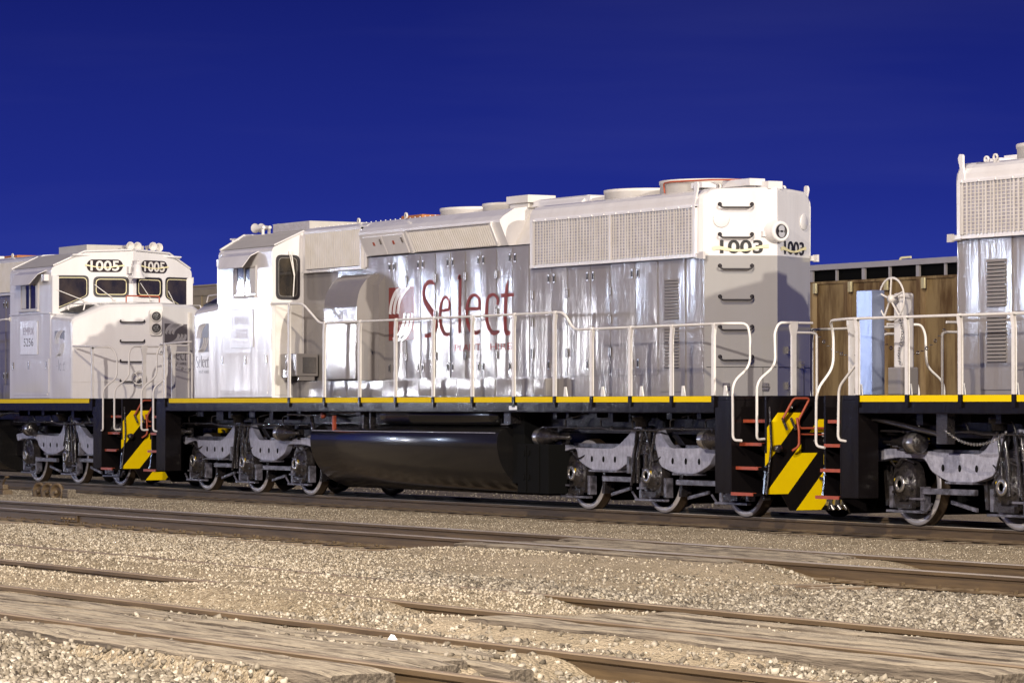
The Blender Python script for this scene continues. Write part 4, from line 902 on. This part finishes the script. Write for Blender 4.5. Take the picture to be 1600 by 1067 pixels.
# ------------------------------------------------------------------ railway tracks
def sm(a, b, x): t = min(1, max(0, (x-a)/(b-a))); return t*t*(3-2*t)
def gz(x, y):
    """height of the ballast and dirt surface"""
    n1 = mnoise.noise((x*.35, y*.35, 1.7)); n2 = mnoise.noise((x*1.3, y*1.3, 4.1)); n3 = mnoise.noise((x*4, y*4, 9.1))
    z = -.20+.03*n1+.015*n2+.006*n3
    # lane of fine stone between the far track and the next one, dirt road across the middle
    lane = sm(-6.2, -5.0, y)*(1-sm(-1.7, -1.1, y)); z += lane*.05
    cB = sm(12.5, 14.5, x)*(1-sm(19.6, 21.0, x))*(1-sm(-6.4, -5.6, y))*sm(-9.8, -8.9, y); z = z*(1-cB)+cB*(-.050+.010*n1+.008*n2)
    cC = (1-sm(-12.0, -11.0, y))*sm(-15.4, -14.9, y)
    fl = cC*(1-sm(23.8, 25.6, x)); far_ = sm(-13.9, -13.6, y); lvl = far_*(-.012)+(1-far_)*(-.06+.058*sm(19.8, 21.2, x))
    z = z*(1-fl)+fl*(lvl+.014*n1+.014*n2)
    fl = cC*sm(23.8, 25.6, x); z = z*(1-fl)+fl*(-.05-.08*sm(29.0, 31.5, x)+.018*n1+.022*n2)
    mid_ = (1-sm(-9.6, -8.9, y))*sm(-12.2, -11.2, y); tt = mid_*(1-sm(21.0, 23.5, x)); z = z*(1-tt)+tt*(-.09+.015*n1+.01*n2)
    mg = (1-sm(-9.0, -8.5, y))*sm(-12.6, -11.6, y)*sm(20.5, 24, x); z = z*(1-mg)+mg*(-.125+.02*n1+.015*n2)
    if -8.75 < y < -8.2 and (x < 9 or x > 20.5): z -= .09*max(0, math.sin(x*2*PI/.56+1.0))**3*sm(-.25, .25, n1+.15)
    cD = (1-sm(-15.9, -15.1, y))*(1-sm(29.4, 30.3, x))*sm(-18.36, -18.26, y); z = z*(1-cD)+cD*(-.040+.012*n1+.012*n2+.006*n3)
    bt = (1-sm(-15.9, -15.0, y))*sm(29.6, 30.4, x); z = z*(1-bt)+bt*(-.15+.012*n2)
    be = 1-sm(-18.36, -18.28, y); z = z*(1-be)+be*(-.06-.09*sm(25.6, 27.4, x)*sm(.0, .35, -18.3-y+.35)+.022*n2+.01*n3)
    return z
RAILP = [(-.075,-.172),(.075,-.172),(.075,-.158),(.012,-.140),(.009,-.05),(.036,-.036),(.036,-.008),(.028,0),(-.028,0),(-.036,-.008),(-.036,-.036),(-.009,-.05),(-.012,-.140),(-.075,-.158)]
def rail(parent, pts, top_mat, name='rail'):
    """pts = (x,y,z) polyline of the running surface"""
    P = [Vector(p) for p in pts]; rings = []
    for i, p in enumerate(P):
        d = P[min(i+1, len(P)-1)]-P[max(i-1, 0)]; d.z = 0; d.normalize(); n = Vector((-d.y, d.x, 0))
        rings.append([p+n*a+Vector((0,0,b)) for a, b in RAILP])
    m = MB(); m.loft(rings, True); r = m.build(name, M['rail_rust'], parent)
    HP = [(.0372,-.0075),(.0288,.0012),(-.0288,.0012),(-.0372,-.0075)]; rings = []
    for i, p in enumerate(P):
        d = P[min(i+1, len(P)-1)]-P[max(i-1, 0)]; d.z = 0; d.normalize(); n = Vector((-d.y, d.x, 0))
        rings.append([p+n*a+Vector((0,0,b)) for a, b in HP])
    m = MB()
    for k in range(len(rings)-1):
        for q in range(3): m.add([rings[k][q], rings[k][q+1], rings[k+1][q+1], rings[k+1][q]], [(0,1,2,3)])
    m.build('running_surface', top_mat, r, fixn=False, whole=True)
    return r
def curve(fn, x0, x1, n): return [(x0+(x1-x0)*k/n, fn(x0+(x1-x0)*k/n), 0) for k in range(n+1)]
def ties(parent, xs, yc, half, z=-.172, rz=0.0):
    rr = random.Random(3)
    for x in xs:
        m = MB(); w_ = rr.uniform(.10, .125); a = rr.uniform(-.03, .03); l0 = half+rr.uniform(-.08,.06); l1 = half+rr.uniform(-.08,.06)
        m.obox((x, yc+(l1-l0)/2, z-.09), (w_, a*w_, 0), (-a*(l0+l1)/2, (l0+l1)/2, 0), (0,0,.085)); m.build('tie', M['tie'], parent, bevel=.012)
def track(label, ya, yb, x0, x1, top, tiex, n=12, half=1.3):
    T = thing('railway_track', label, 'railway track', (0,0,0), 0, 'parallel yard tracks')
    rail(T, curve(ya, x0, x1, n), top); rail(T, curve(yb, x0, x1, n), top)
    if tiex: ties(T, tiex, (ya(tiex[0])+yb(tiex[0]))/2, half)
    return T
tA = track('rusty track with dark oily ballast that the three locomotives stand on', lambda x: -.755, lambda x: .755, -90, 60, M['rail_top'], [-20+.56*k for k in range(70)], 3)
tB = track('tall brown track just in front of the locomotives with a short timber crossing', lambda x: -7.95-.010*max(0, 14-x), lambda x: -6.48-.010*max(0, 14-x), -60, 60, M['rail_top'], [-4+.56*k for k in range(30)]+[19.8+.56*k for k in range(12)], 30)
tC = track('half buried track in the middle gravel, its rail heads barely showing at left', lambda x: -14.52-.0*x, lambda x: -13.06, -30, 60, M['rail_old'], [26+.6*k for k in range(14)], 30)
def yD(x): return -17.75+.012*(x-26)
tD = track('nearest track, wide old timbers between its rails, along the bottom of the photo', yD, lambda x: yD(x)+1.46, -10, 60, M['rail_old'], [30.6+.62*k for k in range(8)], 30)
tE = track('dark track behind the locomotives, seen under the fuel tank', lambda x: 7.0, lambda x: 8.45, -80, 30, M['rail_old'], None, 3)
# spikes and tie plates on the near rail of the second track
m = MB()
for k in range(30):
    x = -4+.56*k; m.box(x-.08, x+.08, -8.26, -8.04, -.165, -.155); m.box(x-.07, x-.04, -8.12, -8.08, -.16, -.125); m.box(x+.03, x+.06, -8.12, -8.08, -.16, -.125)
for k in range(12):
    x = 19.8+.56*k; m.box(x-.08, x+.08, -8.12, -7.98, -.165, -.155); m.box(x-.07, x-.04, -8.05, -8.01, -.16, -.12)
m.build('tie_plate', M['rail_rust'], tB)
# joint bars on near rails
def joint(parent, x, y, L_=.62):
    m = MB()
    for s in (-1, 1):
        m.box(x-L_/2, x+L_/2, y+s*.010, y+s*.034, -.135, -.045)
        for k in range(4): m.lathe([(.001,.035),(.018,.03),(.02,0)], (x-L_/2+.1+k*(L_-.2)/3, y+s*.034, -.09), (0,s,0), 6)
    m.build('joint_bar', M['rail_rust'], parent, bevel=.005)
joint(tC, 27.0, -13.06); joint(tB, 2.2, -8.07); joint(tD, 32.0, yD(32)+1.46, .9); joint(tD, 31.4, yD(31.4), .5)

# timber crossings
def crossing(label, x0, x1, ylist, z, seed, ragged=.35, rot=0):
    """ylist=(y0,y1) board edges at x0; boards run along the track"""
    rr = random.Random(seed); T = thing('timber_crossing', label, 'timber crossing', (0,0,0), 0, 'timber crossings between the rails')
    for y0, y1 in ylist:
        a = x0+rr.uniform(-ragged, ragged); b = x1+rr.uniform(-ragged, ragged); zt = z+rr.uniform(-.035, .008); nseg = 40
        # a worn board: split, sagging, eaten edges
        rings = []
        for i in range(nseg+1):
            x = a+(b-a)*i/nseg; d = rot*(x-26)
            n_ = mnoise.noise((x*1.3, y0*3, seed))+.5*mnoise.noise((x*6, y0*3, seed)); e0 = .022*mnoise.noise((x*4.5, y0*7, seed+5)); e1 = .022*mnoise.noise((x*4.5, y1*7, seed+9)); k = .03 if i in (0, nseg) else 0
            zz = zt+.012*n_-k*.5
            rings.append([(x, y0+d+e0, -.19), (x, y1+d+e1, -.19), (x, y1+d+e1, zz-.012), (x, y1+d+e1-.012, zz), (x, (y0+y1)/2+d, zz+.003), (x, y0+d+e0+.012, zz), (x, y0+d+e0, zz-.012)])
        m = MB(); m.loft(rings, True); m.build('plank', M['timber'], T)
    return T
def boards(y0, y1, n, gap=.02): w_ = (y1-y0)/n; return [(y0+i*w_+gap/2, y0+(i+1)*w_-gap/2) for i in range(n)]
crossing('small timber crossing on the second track, behind the patch of tan dirt', 13.9, 19.2, boards(-7.86, -6.60, 6, .035)+[(-8.32,-8.03),(-6.38,-6.12)], -.012, 3)
crossing('long timber crossing between the rails at lower right', 25.9, 32.0, boards(-14.42, -13.18, 7, .035)+[(-14.92,-14.60)], -.012, 4)
crossing('broad timber crossing in the nearest track at lower left', 17.0, 29.7, boards(-17.66, -16.38, 6, .035), -.010, 5, .5, .012)
crossing('thick timber baulk lying outside the nearest rail at lower left', 24.6, 30.2, [(-18.28,-17.86)], .004, 6, .1, .012)

# ------------------------------------------------------------------ freight cars behind
def covered_car(label, xr, length, y0, ztop, zbot, pitch, mm, rim=True, name='freight_car', slope=False):
    T = thing(name, label, 'freight car', (xr-length/2, y0+1.5, -.05), 0, None); ox, oy, oz = T.location
    def L(x0, x1, ya, yb, za, zb): return (x0-ox, x1-ox, ya-oy, yb-oy, za-oz, zb-oz)
    x0 = xr-length; m = MB()
    if slope:
        m.xz([(x0+1.6-ox, zbot-oz), (xr-2.6-ox, zbot-oz), (xr-.15-ox, ztop-.55-oz), (xr-.15-ox, ztop-.25-oz), (x0-ox, ztop-.25-oz), (x0-ox, ztop-.9-oz)], y0-oy, y0+3-oy)
    else: m.box(*L(x0, xr, y0, y0+3, zbot, ztop-.42))
    body = m.build('body', mm, T)
    m = MB(); x = x0+.2
    while x < xr-.2:
        if slope: m.box(*L(x, x+.08, y0-.03, y0, max(zbot, ztop-.55-(xr-x)*1.05) if x > xr-2.6 else zbot, ztop-.26))
        else: m.prism([(0,0),(.05,-.10),(.20,-.10),(.25,0)], (x-ox, y0-oy, zbot-oz), (1,0,0), (0,1,0), (0,0,ztop-.46-zbot))
        x += pitch
    m.build('side_post', M['car_post'] if rim else mm, T)
    if rim:
        m = MB(); m.box(*L(x0, xr, y0-.05, y0+.0, ztop-.46, ztop-.40)); m.build('side_chord', mm, T)
        m = MB(); m.box(*L(x0, xr, y0-.12, y0+.02, ztop-.13, ztop)); x = x0+.3; k = 0
        while x < xr: m.box(*L(x, x+(.12 if k % 2 == 0 else .06), y0-.06, y0-.01, ztop-.40, ztop-.12)); x += 1.05; k += 1
        m.build('top_rim', M['car_rim'], T)
        m = MB(); x = x0+.5
        while x < xr: m.box(*L(x, x+.12, y0-.16, y0-.11, ztop-.68, ztop-.44)); x += pitch
        m.build('lug', M['cream'], T)
        m = MB(); m.box(*L(x0, xr, y0+.05, y0+2.95, ztop-.42, ztop-.1)); m.build('roof', M['dark'], T)  # dark box: shade in the gap under the rim put into colour
        m = MB()
        for q in (xr-1.2, xr-4.4, xr-7.6): m.tube(fillet([(q-ox, y0+.0-oy, ztop-.05-oz), (q-ox+.03, y0-oy, ztop+.05-oz), (q-ox+.3, y0+.1-oy, ztop+.06-oz)], .05), .03, 8)
        m.build('hatch_bar', M['cream'], T)
    else:
        m = MB(); m.yz([(y0-.04-oy, ztop-.26-oz), (y0-.04-oy, ztop-.12-oz), (y0+.7-oy, ztop-oz), (y0+2.3-oy, ztop-oz), (y0+3.04-oy, ztop-.12-oz), (y0+3.04-oy, ztop-.26-oz)], x0-ox, xr-ox); m.build('roof', M['car_tan'], T)
        m = MB(); m.box(*L(x0, xr, y0+.9, y0+1.5, ztop+.03, ztop+.07)); m.tube([(xr-.9-ox, y0-oy, ztop-.1-oz), (xr-.8-ox, y0-oy, ztop+.1-oz), (xr-.2-ox, y0+.1-oy, ztop+.12-oz)], .03, 6); m.box(*L(xr-.12, xr, y0+.0, y0+3.0, zbot, ztop-.25)); m.build('roof_walk', M['car_tan'], T)
    m = MB(); m.box(*L(x0+.3, xr-.3, y0+1.0, y0+2.0, .8, 1.1)); m.build('centre_sill', M['dark'], T)
    for q in (x0+1.8, xr-1.8):
        m = MB(); m.xz(rpoly([(q-1.2-ox,.5),(q-.4-ox,.3),(q+.4-ox,.3),(q+1.2-ox,.5),(q+1.2-ox,.75),(q+.3-ox,.95),(q-.3-ox,.95),(q-1.2-ox,.75)], .08, 3), y0+.45-oy, y0+.6-oy); f = m.build('truck', M['dark'], T)
        for dx in (-.88, .88):
            m = MB(); m.lathe([(.001,0),(.10,0),(.3,-.03),(.38,0),(.457,0),(.457,-.13),(.001,-.13)], (q+dx-ox, y0+.82-oy, .457-oz-.05), (0,-1,0), 24)
            m.lathe([(.001,0),(.457,0),(.457,-.13),(.001,-.13)], (q+dx-ox, y0+2.3-oy, .457-oz-.05), (0,1,0), 24); m.build('wheel', M['cast_dark'], f)
    return T
for k, (xr, zt) in enumerate(((-8.3, 4.86), (-24.4, 4.80))):
    covered_car(['rusty brown ribbed gondola car behind the right engine porch', 'rusty brown ribbed gondola car hidden mostly behind the middle engine'][k], xr, 15.6, 20.0, zt, 1.0, 1.42, M['car_brown'])
covered_car('tan covered hopper car with sloping end, glimpsed between the left and middle cabs', -24.3, 14, 7.1, 4.38, 1.2, 1.5, M['car_tan'], rim=False, slope=True)

# scrap beside the far rail at the left edge
T = thing('scrap_wheel_pile', 'three small rusty discs standing in a row by the far rail at left', 'scrap discs', (-10.9,-3.0,-.16), 0)
for k in range(3):
    m = MB(); c = Vector((-.50+k*.42, 0, .10)); m.lathe([(.03,-.02),(.06,-.05),(.15,-.05),(.17,-.045),(.17,.02),(.13,.02),(.12,-.02),(.03,-.02)], c, (.35,-1,0), 22, close=True); m.lathe([(.001,.05),(.03,.05),(.04,0)], c, (.35,-1,0), 8)
    m.build('disc', M['rail_rust'], T)
m = MB(); m.box(-.75,.75,.05,.22,.0,.16); m.build('base_beam', M['timber'], T, bevel=.02)
T = thing('switch_lever', 'low rusty switch lever casting near the left edge of the far rail', 'switch lever', (-12.9,-3.1,-.16), 0)
m = MB(); m.box(-.22,.22,-.1,.1,0,.1); m.box(-.1,.12,-.06,.06,.1,.2); m.build('base', M['rail_rust'], T, bevel=.02)
m = MB(); m.tube([(-.05,0,.16),(.1,-.02,.3),(.22,-.02,.34)], .02, 6); m.lathe([(.001,0),(.05,.0),(.05,.03)], (.22,-.02,.33), (0,0,1), 8); m.build('lever', M['rail_rust'], T)
T = thing('pebble_marker', 'white stone chip lying on the nearest rail timbers', 'stone', (28.0,-16.62,.0), 0); T.scale = (.6,.6,.6)
m = MB(); m.add([(-.05,-.03,-.01),(.06,-.035,-.01),(.07,.03,-.01),(-.04,.04,-.01),(-.01,-.01,.05),(.03,.01,.045)], [(0,1,5,4),(1,2,5),(2,3,4,5),(3,0,4),(0,3,2,1)]); m.build('chip', M['placard'], T)

# ------------------------------------------------------------------ ground
def ground_material():
    m = bpy.data.materials.new('gravel_ground'); m.use_nodes = True; n = m.node_tree; b = n.nodes['Principled BSDF']; b.inputs['Roughness'].default_value = .95; b.inputs['Specular IOR Level'].default_value = .2
    tcn = n.nodes.new('ShaderNodeTexCoord'); L = n.links.new
    def nz_(sc, det=4, ro=.6):
        t = n.nodes.new('ShaderNodeTexNoise'); t.inputs['Scale'].default_value = sc; t.inputs['Detail'].default_value = det; t.inputs['Roughness'].default_value = ro; L(tcn.outputs['Object'], t.inputs[0]); return t
    def vor(sc):
        t = n.nodes.new('ShaderNodeTexVoronoi'); t.inputs['Scale'].default_value = sc; L(tcn.outputs['Object'], t.inputs[0]); return t
    def ramp(src, stops):
        r = n.nodes.new('ShaderNodeValToRGB'); r.color_ramp.elements[0].position = stops[0][0]; r.color_ramp.elements[0].color = (*stops[0][1], 1); r.color_ramp.elements[1].position = stops[-1][0]; r.color_ramp.elements[1].color = (*stops[-1][1], 1)
        for p_, c_ in stops[1:-1]: e = r.color_ramp.elements.new(p_); e.color = (*c_, 1)
        L(src, r.inputs[0]); return r
    def mix(f, a, c, mode='MIX'):
        x = n.nodes.new('ShaderNodeMixRGB'); x.blend_type = mode
        if isinstance(f, float): x.inputs[0].default_value = f
        else: L(f, x.inputs[0])
        L(a, x.inputs[1]); L(c, x.inputs[2]); return x
    v1 = vor(38); sepc = n.nodes.new('ShaderNodeSeparateColor'); L(v1.outputs['Color'], sepc.inputs[0])
    peb = ramp(sepc.outputs[0], [(0,(.15,.115,.075)),(.35,(.31,.25,.17)),(.7,(.46,.38,.27)),(1,(.66,.58,.44))])
    v2 = vor(95); sep2 = n.nodes.new('ShaderNodeSeparateColor'); L(v2.outputs['Color'], sep2.inputs[0])
    fine = ramp(sep2.outputs[1], [(0,(.17,.13,.085)),(.5,(.36,.29,.20)),(1,(.60,.52,.39))])
    dirt = ramp(nz_(9, 6, .7).outputs[0], [(.3,(.35,.29,.205)),(.7,(.50,.42,.31))])
    a = mix(.5, peb.outputs[0], fine.outputs[0])
    dm = n.nodes.new('ShaderNodeAttribute'); dm.attribute_name = 'dirt'; om = n.nodes.new('ShaderNodeAttribute'); om.attribute_name = 'oil'
    a = mix(dm.outputs['Fac'], a.outputs[0], dirt.outputs[0])
    pat = ramp(nz_(.9, 3).outputs[0], [(.35,(.82,.80,.76)),(.65,(1.08,1.06,1.04))]); a = mix(1.0, a.outputs[0], pat.outputs[0], 'MULTIPLY')
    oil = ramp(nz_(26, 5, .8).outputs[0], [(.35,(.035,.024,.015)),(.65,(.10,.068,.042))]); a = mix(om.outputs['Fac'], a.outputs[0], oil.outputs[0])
    L(a.outputs[0], b.inputs['Base Color'])
    b1 = n.nodes.new('ShaderNodeBump'); b1.inputs['Strength'].default_value = .9; b1.inputs['Distance'].default_value = .03; L(v1.outputs['Distance'], b1.inputs['Height']); b1.invert = True
    b2 = n.nodes.new('ShaderNodeBump'); b2.inputs['Strength'].default_value = .7; b2.inputs['Distance'].default_value = .02; L(nz_(60, 5, .8).outputs[0], b2.inputs['Height']); L(b1.outputs[0], b2.inputs['Normal']); L(b2.outputs[0], b.inputs['Normal'])
    return m
def dirt_mask(x, y):
    n1 = mnoise.noise((x*.5, y*.7, 7.7)); n2 = mnoise.noise((x*1.7, y*2.1, 3.3)); q = .22*n1+.15*n2
    # tan dirt roadway: across the second track, then down to the left between the third and nearest tracks
    a = sm(15.5, 17.5, x)*(1-sm(22.5, 24.0, x))*sm(-12.0, -10.6, y)*(1-sm(-8.4, -8.0, y))
    b_ = sm(12.5, 14.5, x)*(1-sm(19.4, 20.2, x))*sm(-8.6, -8.2, y)*(1-sm(-6.3, -5.9, y))
    c = sm(-16.4, -16.0, y)*(1-sm(-15.6, -15.2, y))*(1-sm(29.0, 31.0, x)); d = (1-sm(30.0, 30.8, x))*sm(-18.25, -18.1, y)*(1-sm(-16.2, -15.9, y))*.62
    e_ = sm(24.8, 26.0, x)*(1-sm(29.5, 31, x))*sm(-15.6, -15.2, y)*(1-sm(-14.7, -14.4, y))
    v = max(a, b_, c, d, e_*.8); return min(1, max(0, (v-.5+q)*2.2+.5)) if v > 0 else max(0, min(.35, q))
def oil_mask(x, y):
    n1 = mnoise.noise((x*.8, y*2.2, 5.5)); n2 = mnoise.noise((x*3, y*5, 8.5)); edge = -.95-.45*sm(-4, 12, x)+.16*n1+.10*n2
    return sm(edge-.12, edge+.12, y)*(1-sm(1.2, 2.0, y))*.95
def grid_sheet(name, xs, ys, zf, skirt=False):
    X = len(xs); vs = [(x, y, zf(x, y)) for y in ys for x in xs]; fs = [(j*X+i, j*X+i+1, (j+1)*X+i+1, (j+1)*X+i) for j in range(len(ys)-1) for i in range(X-1)]
    me = bpy.data.meshes.new(name); me.from_pydata(vs, [], fs); me.update(); me.polygons.foreach_set('use_smooth', [True]*len(fs))
    for nm, fn in (('dirt', dirt_mask), ('oil', oil_mask)):
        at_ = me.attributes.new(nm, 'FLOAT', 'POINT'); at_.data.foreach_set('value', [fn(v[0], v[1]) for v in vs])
    o = bpy.data.objects.new(name, me); COL.objects.link(o); return o
GM = ground_material()
def axis(segs):
    o = [segs[0][0]]
    for a, b, n in segs: o += [a+(b-a)*(k+1)/n for k in range(n)]
    return o
xs = axis([(-1500,-200,6),(-200,-40,16),(-40,-14,30),(-14,36,420),(36,70,40),(70,400,10)])
ys = axis([(-400,-40,8),(-40,-20,16),(-20,-12,230),(-12,-1,110),(-1,12,40),(12,40,20),(40,1500,12)])
gobj = grid_sheet('ground', xs, ys, gz); gobj.data.materials.append(GM); tag(gobj, 'tan gravel and packed dirt of the rail yard', 'ground', kind='structure')

# ------------------------------------------------------------------ loose stones (uncountable)
def stones(name, label, count, region, size, seed, dens, palette, ico=True):
    rng = np.random.default_rng(seed)
    if ico:
        base = np.array([(-.8,-.8,-.7),(.8,-.8,-.7),(.8,.8,-.7),(-.8,.8,-.7),(-.7,-.7,.8),(.7,-.7,.8),(.7,.7,.8),(-.7,.7,.8)]); tri = np.array([(0,2,1),(0,3,2),(4,5,6),(4,6,7),(0,1,5),(0,5,4),(1,2,6),(1,6,5),(2,3,7),(2,7,6),(3,0,4),(3,4,7)])
    else:
        base = np.array([(1,0,0),(-1,0,0),(0,1,0),(0,-1,0),(0,0,1),(0,0,-1)], float); tri = np.array([(0,2,4),(2,1,4),(1,3,4),(3,0,4),(2,0,5),(1,2,5),(3,1,5),(0,3,5)])
    x0, x1, y0, y1 = region; P = []
    while len(P) < count:
        x = rng.uniform(x0, x1); y = rng.uniform(y0, y1)
        # keep only what the view wedge (with a wide margin) can hold
        vx, vy = CAM.x-x, y-CAM.y; a = math.atan2(vy, vx)
        if not (math.radians(30.07-11.0) < a < math.radians(30.07+11.0)): continue
        if rng.random() < dens(x, y): P.append((x, y))
    P = np.array(P); n = len(P); Z = np.array([gz(a, b) for a, b in P])
    r = size[0]+(size[1]-size[0])*rng.random(n)**2.6
    nb = len(base); V = np.repeat(base[None], n, 0)*(1+rng.uniform(-.32, .32, (n, nb, 1))); V *= rng.uniform(.6, 1.25, (n, 1, 3))*np.array([1, 1, .8])
    q = rng.normal(size=(n, 4)); q /= np.linalg.norm(q, axis=1)[:, None]; w_, a, b, c = q.T
    Rm = np.stack([1-2*(b*b+c*c), 2*(a*b-w_*c), 2*(a*c+w_*b), 2*(a*b+w_*c), 1-2*(a*a+c*c), 2*(b*c-w_*a), 2*(a*c-w_*b), 2*(b*c+w_*a), 1-2*(a*a+b*b)], 1).reshape(n, 3, 3)
    V = np.einsum('nij,nkj->nki', Rm, V)*r[:, None, None]; V += np.c_[P, Z+r*.25][:, None, :]
    F = (tri[None]+(np.arange(n)*nb)[:, None, None]).reshape(-1, 3); V = V.reshape(-1, 3)
    me = bpy.data.meshes.new(name); me.vertices.add(len(V)); me.vertices.foreach_set('co', V.ravel()); me.loops.add(F.size); me.loops.foreach_set('vertex_index', F.ravel())
    me.polygons.add(len(F)); me.polygons.foreach_set('loop_start', np.arange(0, F.size, 3)); me.polygons.foreach_set('loop_total', np.full(len(F), 3)); me.update()
    tone = np.repeat(rng.random(n), nb); at_ = me.attributes.new('tone', 'FLOAT', 'POINT'); at_.data.foreach_set('value', tone)
    mt = bpy.data.materials.new(name+'_stone'); mt.use_nodes = True; nn = mt.node_tree; bs = nn.nodes['Principled BSDF']; bs.inputs['Roughness'].default_value = .85; bs.inputs['Specular IOR Level'].default_value = .3
    an = nn.nodes.new('ShaderNodeAttribute'); an.attribute_name = 'tone'; rp = nn.nodes.new('ShaderNodeValToRGB'); rp.color_ramp.interpolation = 'LINEAR'
    rp.color_ramp.elements[0].color = (*palette[0], 1); rp.color_ramp.elements[1].color = (*palette[-1], 1)
    for i, c_ in enumerate(palette[1:-1]): e = rp.color_ramp.elements.new((i+1)/(len(palette)-1)); e.color = (*c_, 1)
    tn = nn.nodes.new('ShaderNodeTexCoord'); t2 = nn.nodes.new('ShaderNodeTexNoise'); t2.inputs['Scale'].default_value = 60; nn.links.new(tn.outputs['Object'], t2.inputs[0])
    mx = nn.nodes.new('ShaderNodeMixRGB'); mx.blend_type = 'MULTIPLY'; mx.inputs[0].default_value = .5
    nn.links.new(an.outputs['Fac'], rp.inputs[0]); nn.links.new(rp.outputs[0], mx.inputs[1]); nn.links.new(t2.outputs[0], mx.inputs[2]); nn.links.new(mx.outputs[0], bs.inputs['Base Color'])
    me.materials.append(mt); o = bpy.data.objects.new(name, me); COL.objects.link(o); tag(o, label, 'gravel', kind='stuff'); return o
def on_plank(x, y):
    if -14.95 < y < -12.95 and 25.4 < x < 32.3: return .30
    if -18.28 < y < -16.2+.012*(x-26) and x < 29.9: return .38
    if -8.4 < y < -6.1 and 13.5 < x < 19.5: return .3
    return 1
def near_rail(x, y):
    for r in (-7.95, -6.48, -14.52, -13.06, yD(x), yD(x)+1.46):
        if abs(y-r) < .085: return 0.03
    return 1
PALN = [(.11,.09,.066),(.19,.158,.118),(.26,.22,.168),(.33,.285,.22),(.40,.35,.28),(.60,.54,.44)]
PALM = [(.11,.088,.06),(.30,.245,.175),(.46,.385,.28),(.55,.475,.37),(.68,.61,.49)]
def d1(x, y): return on_plank(x, y)*near_rail(x, y)*(1-.85*dirt_mask(x, y))
stones('coarse_ballast', 'coarse grey broken ballast stone in the foreground', 42000, (24, 36, -20.5, -14.9), (.010, .029), 1, lambda x, y: d1(x, y)*(1 if y < -18.2 or x > 28 else .5), PALN)
stones('broken_stone', 'broken grey stone lying between the second and third tracks at right', 34000, (17, 34, -13.2, -8.0), (.009, .025), 5, lambda x, y: d1(x, y)*sm(19, 22.5, x), PALN)
stones('loose_gravel', 'pale crushed stone scattered between the middle tracks', 80000, (4, 30, -16.3, -8.0), (.007, .022), 2, lambda x, y: d1(x, y)*(.45+.55*sm(-.3, .3, mnoise.noise((x*.5, y*.6, 2.2)))), PALM, False)
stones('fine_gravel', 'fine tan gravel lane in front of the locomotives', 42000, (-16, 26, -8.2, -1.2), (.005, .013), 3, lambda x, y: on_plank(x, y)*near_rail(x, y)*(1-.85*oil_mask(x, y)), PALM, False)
stones('far_gravel', 'sunken gravel seen under the engine beyond the track', 5000, (-30, 0, 2.0, 14), (.012, .03), 4, lambda x, y: 1, PALM, False)
